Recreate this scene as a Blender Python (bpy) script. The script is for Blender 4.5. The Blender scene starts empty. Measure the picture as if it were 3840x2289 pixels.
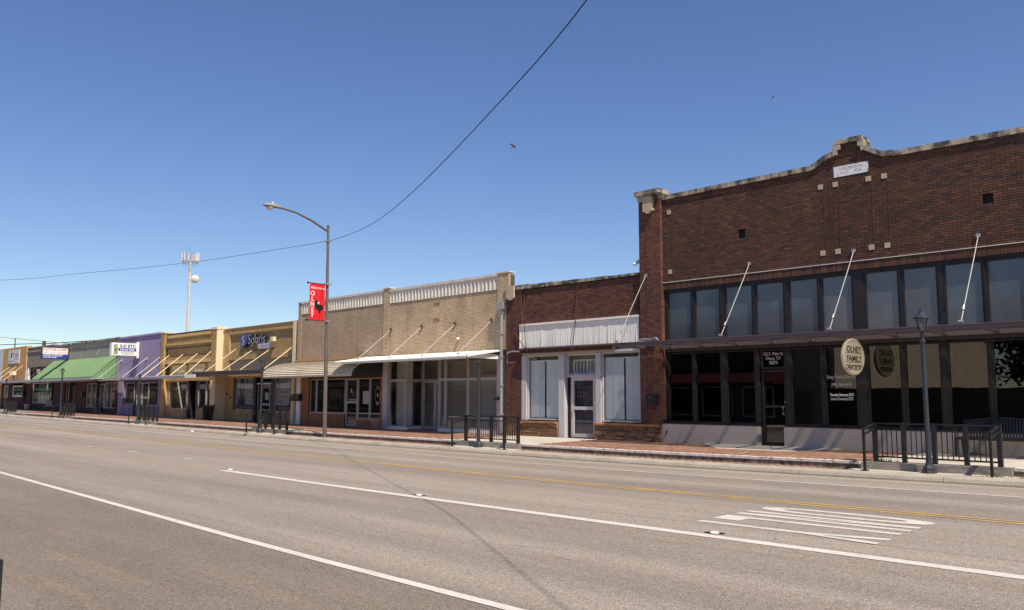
import bpy, math, random
from mathutils import Vector, Matrix
random.seed(7)
S = bpy.context.scene
COL = S.collection
R = math.radians

# ---------------------------------------------------------------- camera, sky, sun, exposure
CAMZ = 1.77
FPX = 3100.0
YAW, PIT, ROL = R(44.906641), R(6.380716), R(0.162148)
_fw = Vector((-math.sin(YAW)*math.cos(PIT), math.cos(YAW)*math.cos(PIT), math.sin(PIT)))
_rt = Vector((math.cos(YAW), math.sin(YAW), 0)); _up = _rt.cross(_fw)
RT = _rt*math.cos(ROL) + _up*math.sin(ROL); UP = -_rt*math.sin(ROL) + _up*math.cos(ROL)
cd = bpy.data.cameras.new('camera'); cam = bpy.data.objects.new('camera', cd); COL.objects.link(cam)
cd.sensor_fit = 'HORIZONTAL'; cd.sensor_width = 36; cd.lens = FPX/3840*36; cd.clip_start = .05; cd.clip_end = 3000
cam.matrix_world = Matrix(((RT.x, UP.x, -_fw.x, 0), (RT.y, UP.y, -_fw.y, 0), (RT.z, UP.z, -_fw.z, CAMZ), (0, 0, 0, 1)))
S.camera = cam
SUN = Vector((.63, -.20, 1)).normalized()
W = bpy.data.worlds.new('World'); S.world = W; W.use_nodes = True
wn = W.node_tree; bg = wn.nodes['Background']
sky = wn.nodes.new('ShaderNodeTexSky'); sky.sky_type = 'NISHITA'; sky.sun_disc = False
sky.sun_elevation = math.asin(SUN.z); sky.sun_rotation = math.atan2(SUN.x, SUN.y)
sky.altitude = 300; sky.air_density = 1.0; sky.dust_density = .35; sky.ozone_density = 2.5
hs = wn.nodes.new('ShaderNodeHueSaturation'); hs.inputs['Saturation'].default_value = 1.14; hs.inputs['Hue'].default_value = .512
wn.links.new(sky.outputs[0], hs.inputs['Color']); wn.links.new(hs.outputs[0], bg.inputs[0]); bg.inputs[1].default_value = .096
sl = bpy.data.lights.new('sun', 'SUN'); sl.energy = 4.8; sl.angle = R(.6); sl.color = (1, .915, .785)
so = bpy.data.objects.new('sun', sl); COL.objects.link(so); so.location = (30, -10, 60)
so.rotation_euler = (-SUN).to_track_quat('-Z', 'Y').to_euler()
S.view_settings.view_transform = 'Standard'; S.view_settings.look = 'None'
S.view_settings.exposure = .42; S.view_settings.gamma = 1; S.view_settings.use_curve_mapping = False
S.render.engine = 'CYCLES'
S.cycles.max_bounces = 8; S.cycles.transparent_max_bounces = 16

def g(x):                                    # gentle dip of the street along its length
    r = x + 12.5; l = -31 - x
    sp = lambda t: math.log1p(math.exp(min(t/1.5, 40)))*1.5
    return .0115*sp(r) + .0042*sp(l) if x < 30 else .0115*42
def road_z(x, y):                                # the dip fades towards the near side of the road
    return g(x)*min(1, max(0, (y-6)/11))
def seen(p):                                 # is a point inside the camera's view
    d = Vector(p) - Vector((0, 0, CAMZ)); f = d.dot(_fw)
    if f < .1: return 0
    u = d.dot(RT)/f*FPX; v = d.dot(UP)/f*FPX
    return 1/d.length if abs(u) < 1930 and abs(v) < 1155 else 0

# ---------------------------------------------------------------- materials
def _nt(name):
    m = bpy.data.materials.new(name); m.use_nodes = True; n = m.node_tree
    return m, n, n.nodes['Principled BSDF']
def _noise(n, scale, vec=None, detail=4, rough=.6):
    t = n.nodes.new('ShaderNodeTexNoise'); t.inputs['Scale'].default_value = scale
    t.inputs['Detail'].default_value = detail; t.inputs['Roughness'].default_value = rough
    ge = n.nodes.new('ShaderNodeNewGeometry'); src = ge.outputs['Position']
    if vec:
        mp = n.nodes.new('ShaderNodeMapping'); mp.inputs['Scale'].default_value = vec
        n.links.new(src, mp.inputs[0]); src = mp.outputs[0]
    n.links.new(src, t.inputs['Vector']); return t.outputs['Fac']
def _map(n, src, a, b, c, d):
    m = n.nodes.new('ShaderNodeMapRange'); n.links.new(src, m.inputs[0])
    for i, v in enumerate((a, b, c, d)): m.inputs[i+1].default_value = v
    return m.outputs[0]
def _mix(n, fac, a, b, mode='MIX'):
    m = n.nodes.new('ShaderNodeMix'); m.data_type = 'RGBA'; m.blend_type = mode
    for sock, v in ((m.inputs[0], fac), (m.inputs[6], a), (m.inputs[7], b)):
        if isinstance(v, bpy.types.NodeSocket): n.links.new(v, sock)
        elif isinstance(v, (int, float)) and sock.type == 'VALUE': sock.default_value = v
        else: sock.default_value = (*v, 1) if not isinstance(v, (int, float)) else (v, v, v, 1)
    return m.outputs[2]
def mat(name, c, rough=.8, var=.12, vs=2.5, fine=(50, .12), bump=None, stains=(), metal=0, spec=.35, vvec=None):
    m, n, p = _nt(name)
    f = _map(n, _noise(n, vs, vvec), .3, .7, 1-var, 1+var)
    col = _mix(n, 1.0, c, f, 'MULTIPLY')
    if fine: col = _mix(n, 1.0, col, _map(n, _noise(n, fine[0], None, 3), .3, .7, 1-fine[1], 1+fine[1]), 'MULTIPLY')
    for (sc, scale, vec, lo, hi, amt) in stains:
        fac = _map(n, _noise(n, scale, vec, 6, .65), lo, hi, 0, amt)
        col = _mix(n, fac, col, sc)
    n.links.new(col, p.inputs['Base Color'])
    p.inputs['Roughness'].default_value = rough; p.inputs['Metallic'].default_value = metal
    p.inputs['Specular IOR Level'].default_value = spec
    if bump:
        b = n.nodes.new('ShaderNodeBump'); b.inputs['Strength'].default_value = bump[1]; b.inputs['Distance'].default_value = bump[2]
        n.links.new(_noise(n, bump[0], None, 5), b.inputs['Height']); n.links.new(b.outputs[0], p.inputs['Normal'])
    return m
def brickmat(name, cols, src, rough=.9, stains=(), fine=.18, big=.15):
    m, n, p = _nt(name)
    if src == 'obj': o = n.nodes.new('ShaderNodeObjectInfo').outputs['Random']
    else:
        a = n.nodes.new('ShaderNodeAttribute'); a.attribute_name = 'tint'; o = a.outputs['Fac']
    r = n.nodes.new('ShaderNodeValToRGB'); r.color_ramp.interpolation = 'LINEAR'
    e = r.color_ramp.elements
    while len(e) < len(cols): e.new(.5)
    for i, c in enumerate(cols): e[i].position = i/max(1, len(cols)-1); e[i].color = (*c, 1)
    n.links.new(o, r.inputs[0])
    col = _mix(n, 1.0, r.outputs[0], _map(n, _noise(n, 45, None, 4), .3, .7, 1-fine, 1+fine), 'MULTIPLY')
    col = _mix(n, 1.0, col, _map(n, _noise(n, .9, (1, 1, .6), 4), .3, .7, 1-big, 1+big), 'MULTIPLY')
    for (sc, scale, vec, lo, hi, amt) in stains:
        col = _mix(n, _map(n, _noise(n, scale, vec, 6, .65), lo, hi, 0, amt), col, sc)
    n.links.new(col, p.inputs['Base Color']); p.inputs['Roughness'].default_value = rough
    p.inputs['Specular IOR Level'].default_value = .25
    b = n.nodes.new('ShaderNodeBump'); b.inputs['Strength'].default_value = .5; b.inputs['Distance'].default_value = .004
    n.links.new(_noise(n, 120, None, 3), b.inputs['Height']); n.links.new(b.outputs[0], p.inputs['Normal'])
    return m
def pair(name, cols, **k): return (brickmat(name+' piece', cols, 'obj', **k), brickmat(name, cols, 'attr', **k))
def glassmat(name, tint, ior=.05, rough=0.0):
    m = bpy.data.materials.new(name); m.use_nodes = True; n = m.node_tree; n.nodes.clear()
    o = n.nodes.new('ShaderNodeOutputMaterial'); mx = n.nodes.new('ShaderNodeMixShader')
    lw = n.nodes.new('ShaderNodeLayerWeight'); lw.inputs[0].default_value = .5      # Schlick, the same from both sides
    pw_ = n.nodes.new('ShaderNodeMath'); pw_.operation = 'POWER'; pw_.inputs[1].default_value = 5; n.links.new(lw.outputs['Facing'], pw_.inputs[0])
    fr = n.nodes.new('ShaderNodeMath'); fr.operation = 'MULTIPLY_ADD'; fr.inputs[1].default_value = 1-ior; fr.inputs[2].default_value = ior; n.links.new(pw_.outputs[0], fr.inputs[0])
    t = n.nodes.new('ShaderNodeBsdfTransparent'); t.inputs[0].default_value = (*tint, 1)
    gl = n.nodes.new('ShaderNodeBsdfGlossy'); gl.inputs['Roughness'].default_value = rough
    bp = n.nodes.new('ShaderNodeBump'); bp.inputs['Strength'].default_value = .05; bp.inputs['Distance'].default_value = .02
    n.links.new(_noise(n, .7, None, 1), bp.inputs['Height']); n.links.new(bp.outputs[0], gl.inputs['Normal'])
    n.links.new(fr.outputs[0], mx.inputs[0]); n.links.new(t.outputs[0], mx.inputs[1]); n.links.new(gl.outputs[0], mx.inputs[2])
    n.links.new(mx.outputs[0], o.inputs[0]); return m

def asphalt():
    m, n, p = _nt('asphalt')
    ge = n.nodes.new('ShaderNodeNewGeometry'); sx = n.nodes.new('ShaderNodeSeparateXYZ'); n.links.new(ge.outputs[0], sx.inputs[0])
    base = _mix(n, _map(n, _noise(n, .35, (.10, 1.8, 1), 6, .65), .33, .67, 0, 1), (.232, .190, .153), (.335, .284, .236))
    base = _mix(n, _map(n, _noise(n, .55, (.05, 2.2, 1), 6, .7), .55, .72, 0, .75), base, (.184, .155, .132))
    def across(stops):                                  # value painted across the road as a ramp on y
        r = n.nodes.new('ShaderNodeValToRGB'); n.links.new(_map(n, sx.outputs[1], 5, 18, 0, 1), r.inputs[0]); e = r.color_ramp.elements
        while len(e) < len(stops): e.new(.5)
        for q, (y, v) in zip(e, stops): q.position = (y-5)/13; q.color = (v, v, v, 1)
        return r.outputs[0]
    wp = across([(5.6, 0), (6.4, .75), (7.1, .05), (7.9, .75), (8.7, 0), (10, 0), (10.6, .35), (11.4, 0), (12.4, .3), (13.2, 0), (14.3, .8), (15.1, .05), (15.9, .8), (16.6, 0)])
    base = _mix(n, _mix(n, 1.0, wp, _map(n, _noise(n, .5, (.15, .6, 1), 4), .35, .65, .15, 1), 'MULTIPLY'), base, (.180, .155, .135))
    oil = across([(6.8, 0), (7.15, 1), (7.5, 0), (14.8, 0), (15.15, 1), (15.5, 0)])
    base = _mix(n, _mix(n, 1.0, oil, _map(n, _noise(n, 2.4, (.45, 1.5, 1), 8, .75), .56, .66, 0, .7), 'MULTIPLY'), base, (.075, .069, .064))
    lane = _map(n, sx.outputs[1], 4.9, 5.6, 1, 0)                       # worn parking strip this side of the edge line
    base = _mix(n, _mix(n, 1.0, lane, .78, 'MULTIPLY'), base, _mix(n, _map(n, _noise(n, .8, (.3, 1, 1), 6, .7), .35, .65, 0, 1), (.140, .112, .088), (.195, .158, .125)))
    dust = _map(n, _noise(n, 1.1, (.16, 2.8, 1), 7, .72), .55, .74, 0, .6)
    d2 = _mix(n, 1.0, dust, _map(n, sx.outputs[1], 3.4, 4.6, 1, 0), 'MULTIPLY')
    base = _mix(n, d2, base, (.32, .232, .15))
    gut = _map(n, sx.outputs[1], 17.3, 18.1, 0, .7)
    base = _mix(n, _mix(n, 1.0, gut, _map(n, _noise(n, 1.5, (.3, 2, 1), 5), .35, .6, .3, 1), 'MULTIPLY'), base, (.36, .315, .265))
    vo = n.nodes.new('ShaderNodeTexVoronoi'); vo.inputs['Scale'].default_value = 90; n.links.new(ge.outputs[0], vo.inputs['Vector'])
    sv = n.nodes.new('ShaderNodeSeparateColor'); n.links.new(vo.outputs['Color'], sv.inputs[0])
    base = _mix(n, 1.0, base, _map(n, sv.outputs[0], 0, 1, .62, 1.40), 'MULTIPLY')
    base = _mix(n, 1.0, base, _map(n, _noise(n, 14, None, 7, .85), .3, .7, .80, 1.2), 'MULTIPLY')
    tar = _map(n, _noise(n, 1.9, (.4, 2.0, 1), 9, .78), .68, .72, 0, .75)
    base = _mix(n, tar, base, (.06, .056, .053))
    vc = n.nodes.new('ShaderNodeTexVoronoi'); vc.feature = 'DISTANCE_TO_EDGE'; vc.inputs['Scale'].default_value = .22                # sealed hairline cracks
    mp = n.nodes.new('ShaderNodeMapping'); mp.inputs['Scale'].default_value = (.6, 1, 1); n.links.new(ge.outputs[0], mp.inputs[0])
    wob = n.nodes.new('ShaderNodeMix'); wob.data_type = 'VECTOR'; wob.inputs[0].default_value = .09
    nz = n.nodes.new('ShaderNodeTexNoise'); nz.inputs['Scale'].default_value = 1.6; nz.inputs['Detail'].default_value = 6; n.links.new(ge.outputs[0], nz.inputs['Vector'])
    n.links.new(mp.outputs[0], wob.inputs[4]); n.links.new(nz.outputs['Color'], wob.inputs[5]); n.links.new(wob.outputs[1], vc.inputs['Vector'])
    ck = _mix(n, 1.0, _map(n, vc.outputs['Distance'], .0004, .0014, .25, 0), _map(n, _noise(n, .25, None, 3), .46, .56, 0, 1), 'MULTIPLY')
    base = _mix(n, ck, base, (.05, .046, .043))
    n.links.new(base, p.inputs['Base Color']); p.inputs['Roughness'].default_value = .9; p.inputs['Specular IOR Level'].default_value = .2
    b = n.nodes.new('ShaderNodeBump'); b.inputs['Strength'].default_value = .9; b.inputs['Distance'].default_value = .008
    n.links.new(vo.outputs['Distance'], b.inputs['Height']); n.links.new(b.outputs[0], p.inputs['Normal'])
    return m
BLK = (.03, .028, .025)
DRIP = (1.6, 1.6, .25)
m_asph = asphalt()
m_ground = mat('dry earth', (.22, .18, .13), vs=.2)
m_conc = mat('kerb concrete', (.36, .31, .25), vs=1.2, var=.16, fine=(30, .14), bump=(40, .4, .006), stains=[((.12, .105, .09), 2.2, (1, 1, 2.5), .56, .75, .75)])
m_slab = mat('slab concrete', (.47, .42, .345), vs=1.0, var=.12, fine=(40, .1), bump=(60, .3, .004), stains=[((.24, .21, .17), 1.6, None, .58, .78, .6)])
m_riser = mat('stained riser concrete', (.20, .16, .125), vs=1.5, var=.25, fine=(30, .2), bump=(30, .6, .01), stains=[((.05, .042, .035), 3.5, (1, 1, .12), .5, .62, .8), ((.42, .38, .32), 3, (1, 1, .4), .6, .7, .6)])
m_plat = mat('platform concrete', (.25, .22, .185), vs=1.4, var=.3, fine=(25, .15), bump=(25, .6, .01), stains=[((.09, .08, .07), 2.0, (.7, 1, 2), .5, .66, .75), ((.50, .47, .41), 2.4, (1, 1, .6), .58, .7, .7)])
m_paint = mat('white road paint', (.54, .50, .445), vs=1.5, var=.1, fine=(60, .16), stains=[((.33, .29, .25), 9, None, .56, .70, .55), ((.24, .21, .18), 45, None, .58, .66, .7)])
m_paint2 = mat('worn white road paint', (.50, .47, .43), vs=2, var=.14, fine=(60, .16), stains=[((.25, .22, .19), 5, None, .52, .68, .6), ((.22, .19, .17), 40, None, .54, .62, .75)])
m_only = mat('white road lettering', (.52, .485, .435), vs=2, var=.12, fine=(60, .15), stains=[((.28, .25, .21), 5, None, .56, .72, .5), ((.24, .21, .18), 40, None, .57, .66, .65)])
m_yel = mat('yellow road paint', (.56, .33, .07), vs=2, var=.14, fine=(60, .15), stains=[((.25, .205, .165), 1.2, None, .47, .66, .75), ((.24, .20, .165), 25, None, .52, .64, .7)])
m_wornwhite = mat('worn white painted brick edge', (.66, .60, .55), vs=6, var=.15, stains=[((.26, .13, .09), 7, None, .55, .64, .9)])
m_iron = mat('black painted steel', (.014, .014, .015), rough=.42, var=.1, spec=.45, fine=(80, .15))
m_lamp = mat('dark slate painted metal', (.028, .034, .042), rough=.4, var=.1, spec=.5, fine=None)
m_bronze = mat('weathered bronze pole', (.135, .108, .09), rough=.5, var=.15, vs=3, fine=(40, .1), metal=.1)
m_wire = mat('black cable', (.008, .008, .009), rough=.6, var=0, fine=None)
m_alu = mat('aluminium frame', (.42, .40, .41), rough=.4, var=.06, metal=.35, fine=(80, .05))
m_bluewhite = mat('off white painted frame', (.48, .455, .46), rough=.55, var=.05, fine=(40, .05), stains=[((.35, .22, .13), 5, DRIP, .66, .75, .4)])
m_brz = mat('dark bronze frame', (.028, .024, .025), rough=.4, var=.1, fine=None, metal=.2)
m_white = mat('white paint', (.79, .765, .70), rough=.5, var=.04, fine=(30, .04), stains=[((.40, .34, .27), 4, DRIP, .66, .76, .4)])
m_rod = mat('dull white rod', (.44, .41, .37), rough=.5, var=.1, vs=6, fine=None, stains=[((.28, .2, .14), 9, None, .58, .7, .6)])
m_letterblk = mat('black letter', (.012, .012, .014), rough=.4, var=0, fine=None)
m_letterwht = mat('white letter', (.74, .74, .74), rough=.5, var=0, fine=None)
m_red = mat('red banner cloth', (.62, .012, .016), rough=.7, var=.05, fine=(20, .04))
m_signred = mat('red lettering', (.62, .035, .05), rough=.5, var=0, fine=None)
m_signpink = mat('faded red lettering', (.68, .25, .26), rough=.5, var=0, fine=None)
m_blue = mat('blue sign face', (.02, .04, .34), rough=.45, var=.05, fine=None)
m_navy = mat('navy logo face', (.028, .032, .11), rough=.3, var=.1, fine=None)
m_grn = mat('green metal roofing', (.175, .285, .118), rough=.45, var=.05, vs=1, fine=(30, .05), stains=[((.33, .42, .27), 1.2, (1, 1, 1), .58, .75, .35)])
m_grn2 = mat('green metal siding', (.13, .235, .115), rough=.5, var=.05, fine=(30, .05))
m_coping = mat('weathered cast stone coping', (.42, .355, .27), vs=2, var=.15, fine=(25, .15), bump=(30, .5, .01), stains=[(BLK, 2.0, (1.3, 1, .9), .43, .58, .9), ((.10, .085, .065), 7, None, .55, .7, .6)])
m_cream = mat('cream cast stone', (.44, .355, .245), vs=3, var=.1, fine=(30, .08), stains=[((.16, .13, .1), 5, DRIP, .58, .72, .5)])
m_mortar = mat('grey mortar', (.23, .175, .135), vs=3, var=.15)
m_mortard = mat('dark raked mortar', (.05, .038, .03), vs=3, var=.2)
m_tanmort = mat('dark tan mortar', (.10, .075, .05), vs=3, var=.2)
m_stucco = mat('grey stucco', (.47, .405, .335), vs=1.2, var=.06, fine=(60, .06), bump=(90, .35, .004))
m_fascia = mat('mauve brown metal fascia', (.125, .098, .096), rough=.45, var=.08, vs=1.5, fine=(20, .05), stains=[((.11, .075, .06), 4, None, .6, .7, .5)])
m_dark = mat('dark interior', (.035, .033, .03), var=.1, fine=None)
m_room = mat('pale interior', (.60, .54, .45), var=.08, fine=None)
m_roomw = mat('white interior panel', (.68, .66, .62), var=.05, fine=None)
m_backing = mat('pale added backing', (.66, .60, .50), var=.05, fine=None)
m_carpet = mat('interior floor', (.16, .14, .12), var=.1, fine=None)
m_roof = mat('roof felt', (.10, .095, .09), vs=1)
m_back = mat('plain rendered side wall', (.38, .31, .23), vs=1, var=.15, fine=(20, .1))
m_rust = mat('rusty steel', (.085, .038, .022), rough=.8, var=.3, vs=6, fine=(40, .25))
m_blind = mat('pale blind slat', (.84, .86, .87), rough=.6, var=.03, fine=None)
m_curtain = mat('dark purple curtain', (.09, .075, .11), var=.2, vs=3, fine=(30, .1))
m_solbrick = mat('painted tan brick', (0.512, 0.330, 0.142), vs=1.4, var=.1, fine=(25, .08), bump=(30, .3, .006), stains=[((.24, .15, .07), 1.6, (1, 1, .5), .55, .72, .6)])
m_solrec = mat('painted brown brick', (0.397, 0.258, 0.120), vs=1.5, var=.08, fine=(25, .08), bump=(30, .3, .006))
m_solpale = mat('pale tan panel', (0.550, 0.397, 0.228), vs=1.5, var=.06, fine=(40, .05))
m_creampaint = mat('cream painted brick', (.74, .60, .37), vs=1.6, var=.08, fine=(25, .06), bump=(20, .5, .012))
m_brownmetal = mat('dark brown metal', (.075, .05, .04), rough=.5, var=.1, fine=(20, .06))
m_orange = mat('orange stucco', (.47, .262, .092), vs=1.2, var=.06, fine=(60, .1), bump=(80, .4, .005))
m_palewall = mat('pale grey wall panel', (.52, .53, .55), vs=1.2, var=.06, fine=(40, .05))
m_greyclad = mat('grey cladding', (.33, .31, .275), vs=1.5, var=.08, fine=(30, .06), stains=[((.5, .45, .36), 3, (1, 1, .3), .6, .75, .5)])
m_maroon = mat('dark maroon storefront', (.075, .032, .028), vs=2, var=.2, fine=(30, .15))
m_greyfascia = mat('grey metal fascia', (.30, .285, .295), rough=.45, var=.08, fine=(20, .05), stains=[((.6, .57, .52), 3, (.6, 1, 3), .62, .7, .6)])
m_pot = mat('pink clay pot', (.33, .19, .165), vs=4, var=.12, fine=(40, .1), bump=(60, .3, .004))
m_potw = mat('pale grey pot', (.42, .41, .43), vs=4, var=.1)
m_weed = mat('dry weed', (.13, .15, .04), var=.3, vs=8, fine=None)
m_leaf = mat('tree leaf', (.05, .085, .025), var=.4, vs=1.5, fine=None)
m_bark = mat('bark', (.10, .075, .055), var=.2, vs=6)
m_fence = mat('weathered fence board', (.055, .05, .045), var=.25, vs=2, vvec=(4, 4, .3))
m_tanpaint = mat('tan painted brick', (.52, .42, .285), vs=1, var=.15, stains=[((.30, .19, .12), 3, None, .58, .68, .7)])
m_maroonaw = mat('maroon awning cloth', (.07, .010, .014), var=.08)
m_greenaw = mat('dark green awning cloth', (.02, .09, .05), var=.08)
m_galv = mat('galvanised metal', (.42, .41, .40), rough=.42, metal=.55, var=.12, vs=4, vvec=(2, 2, .4), fine=(30, .06), stains=[((.14, .13, .12), 5, DRIP, .58, .7, .5)])
m_awncream = mat('cream aluminium slat', (.58, .505, .375), rough=.5, var=.06, fine=(30, .05), stains=[((.30, .22, .13), 1.2, (.6, 1, 1), .56, .72, .55)])
m_awndark = mat('dark green awning end', (.035, .04, .032), rough=.6, var=.1, fine=None)
m_flute = mat('weathered white terracotta', (.60, .55, .47), vs=3, var=.1, fine=(25, .1), stains=[((.10, .09, .075), 4, (2.5, 2.5, .5), .55, .72, .6), ((.35, .2, .1), 6, (3, 3, .4), .6, .72, .5)])
m_board = mat('lilac painted siding', (.37, .295, .44), vs=1.5, var=.06, fine=(30, .06))
m_bird = mat('dark swallow feathers', (.016, .015, .02), var=.1, fine=None)
m_birdb = mat('buff swallow belly', (.24, .17, .10), var=.1, fine=None)
m_lens = mat('pale lamp lens', (.50, .46, .38), rough=.25, var=.05, fine=None)
m_poster = mat('white window poster', (.44, .41, .42), rough=.5, var=.03, fine=None)
m_skin = mat('printed face tone', (.33, .22, .16), var=.1, fine=None)
m_hair = mat('printed dark hair', (.045, .03, .022), var=.1, fine=None)
m_paper = mat('paper notice', (.42, .41, .38), var=.08, vs=8, fine=None)
m_towerw = mat('white tower paint', (.62, .58, .54), rough=.5, var=.05, fine=None)
m_oldsign = mat('peeling white panel', (.70, .70, .71), vs=6, var=.06, stains=[((.24, .15, .09), 7, (1, 1, .5), .57, .63, .95)])
m_signwood = mat('pale sign timber', (.70, .62, .46), vs=3, var=.1, vvec=(1, .6, 9), fine=(40, .08))
m_clear = glassmat('clear window glass', (.92, .94, .94), .08)
m_darkgl = glassmat('tinted window glass', (.42, .43, .45), .09)
m_trans = mat('tinted transom panel', (.060, .062, .069), rough=.16, var=.1, vs=.8, fine=None, spec=1.0)
m_trans.node_tree.nodes['Principled BSDF'].inputs['IOR'].default_value = 1.55
_n = m_trans.node_tree; _p = _n.nodes['Principled BSDF']; _oi = _n.nodes.new('ShaderNodeObjectInfo')
_c = _p.inputs['Base Color'].links[0].from_socket; _n.links.new(_mix(_n, 1.0, _c, _map(_n, _oi.outputs['Random'], 0, 1, .6, 1.5), 'MULTIPLY'), _p.inputs['Base Color'])
_n.links.new(_map(_n, _noise(_n, 1.3, (1, 1, .7), 5), .35, .7, .10, .30), _p.inputs['Roughness'])
m_lantern = glassmat('lantern glass', (.85, .84, .80), .04)
def deckmat():
    m = bpy.data.materials.new('smoked clear canopy sheet'); m.use_nodes = True; n = m.node_tree; n.nodes.clear()
    o = n.nodes.new('ShaderNodeOutputMaterial'); mx = n.nodes.new('ShaderNodeMixShader'); mx.inputs[0].default_value = .3
    t = n.nodes.new('ShaderNodeBsdfTransparent'); t.inputs[0].default_value = (.80, .79, .77, 1)
    d = n.nodes.new('ShaderNodeBsdfDiffuse'); d.inputs[0].default_value = (.16, .14, .13, 1)
    n.links.new(t.outputs[0], mx.inputs[1]); n.links.new(d.outputs[0], mx.inputs[2]); n.links.new(mx.outputs[0], o.inputs[0]); return m
m_deck = deckmat()
b_red = pair('dark red brick', [(0.057, 0.037, 0.033), (0.122, 0.054, 0.034), (0.094, 0.047, 0.034), (0.155, 0.069, 0.041), (0.074, 0.040, 0.035), (0.115, 0.054, 0.034), (0.051, 0.037, 0.040)], stains=[((.035, .022, .02), 1.1, (1, 1, .6), .58, .78, .55), ((.03, .02, .018), 1.6, (1.5, 1.5, .16), .60, .74, .5), ((.20, .14, .11), 2.6, (1, 1, .5), .66, .8, .35)])
b_red2 = pair('red brown brick', [(0.110, 0.048, 0.036), (0.157, 0.065, 0.044), (0.093, 0.042, 0.035), (0.180, 0.078, 0.050), (0.128, 0.054, 0.038), (0.079, 0.040, 0.036)], stains=[((.05, .025, .02), 1.2, (1, 1, .6), .56, .76, .5)])
b_tan = pair('tan brick', [(0.515, 0.370, 0.231), (0.587, 0.435, 0.280), (0.546, 0.395, 0.251), (0.618, 0.460, 0.301), (0.484, 0.345, 0.212)], stains=[((.25, .17, .105), 1.0, (.8, 1, .6), .54, .74, .5), ((.22, .16, .11), 1.4, (1.4, 1.4, .14), .57, .72, .5)], fine=.1)
b_tan2 = pair('grey tan brick', [(0.395, 0.285, 0.193), (0.458, 0.335, 0.229), (0.426, 0.310, 0.210), (0.489, 0.360, 0.249)], stains=[((.19, .135, .09), .9, (.8, 1, .6), .54, .74, .5), ((.22, .16, .11), 1.4, (1.4, 1.4, .14), .57, .72, .5)], fine=.1)
b_orng = pair('orange roman brick', [(.34, .15, .07), (.40, .19, .09), (.30, .13, .06), (.44, .22, .115)], fine=.1)
b_stone = pair('ledge stone', [(.20, .105, .052), (.33, .19, .10), (.26, .14, .07), (.15, .08, .045), (.38, .23, .13)], fine=.2)
b_yel = pair('yellow brown brick', [(0.390, 0.250, 0.102), (0.455, 0.297, 0.126), (0.351, 0.220, 0.090), (0.494, 0.326, 0.146)], fine=.1)
b_pave = pair('red paving brick', [(0.248, 0.131, 0.084), (0.315, 0.176, 0.118), (0.215, 0.111, 0.075), (0.347, 0.204, 0.143), (0.282, 0.153, 0.102)], stains=[((.20, .13, .095), 1.5, None, .55, .72, .6)], fine=.14)
b_gbrick = pair('grey brown brick', [(.25, .205, .165), (.30, .25, .205), (.22, .18, .145)], fine=.1)

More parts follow.
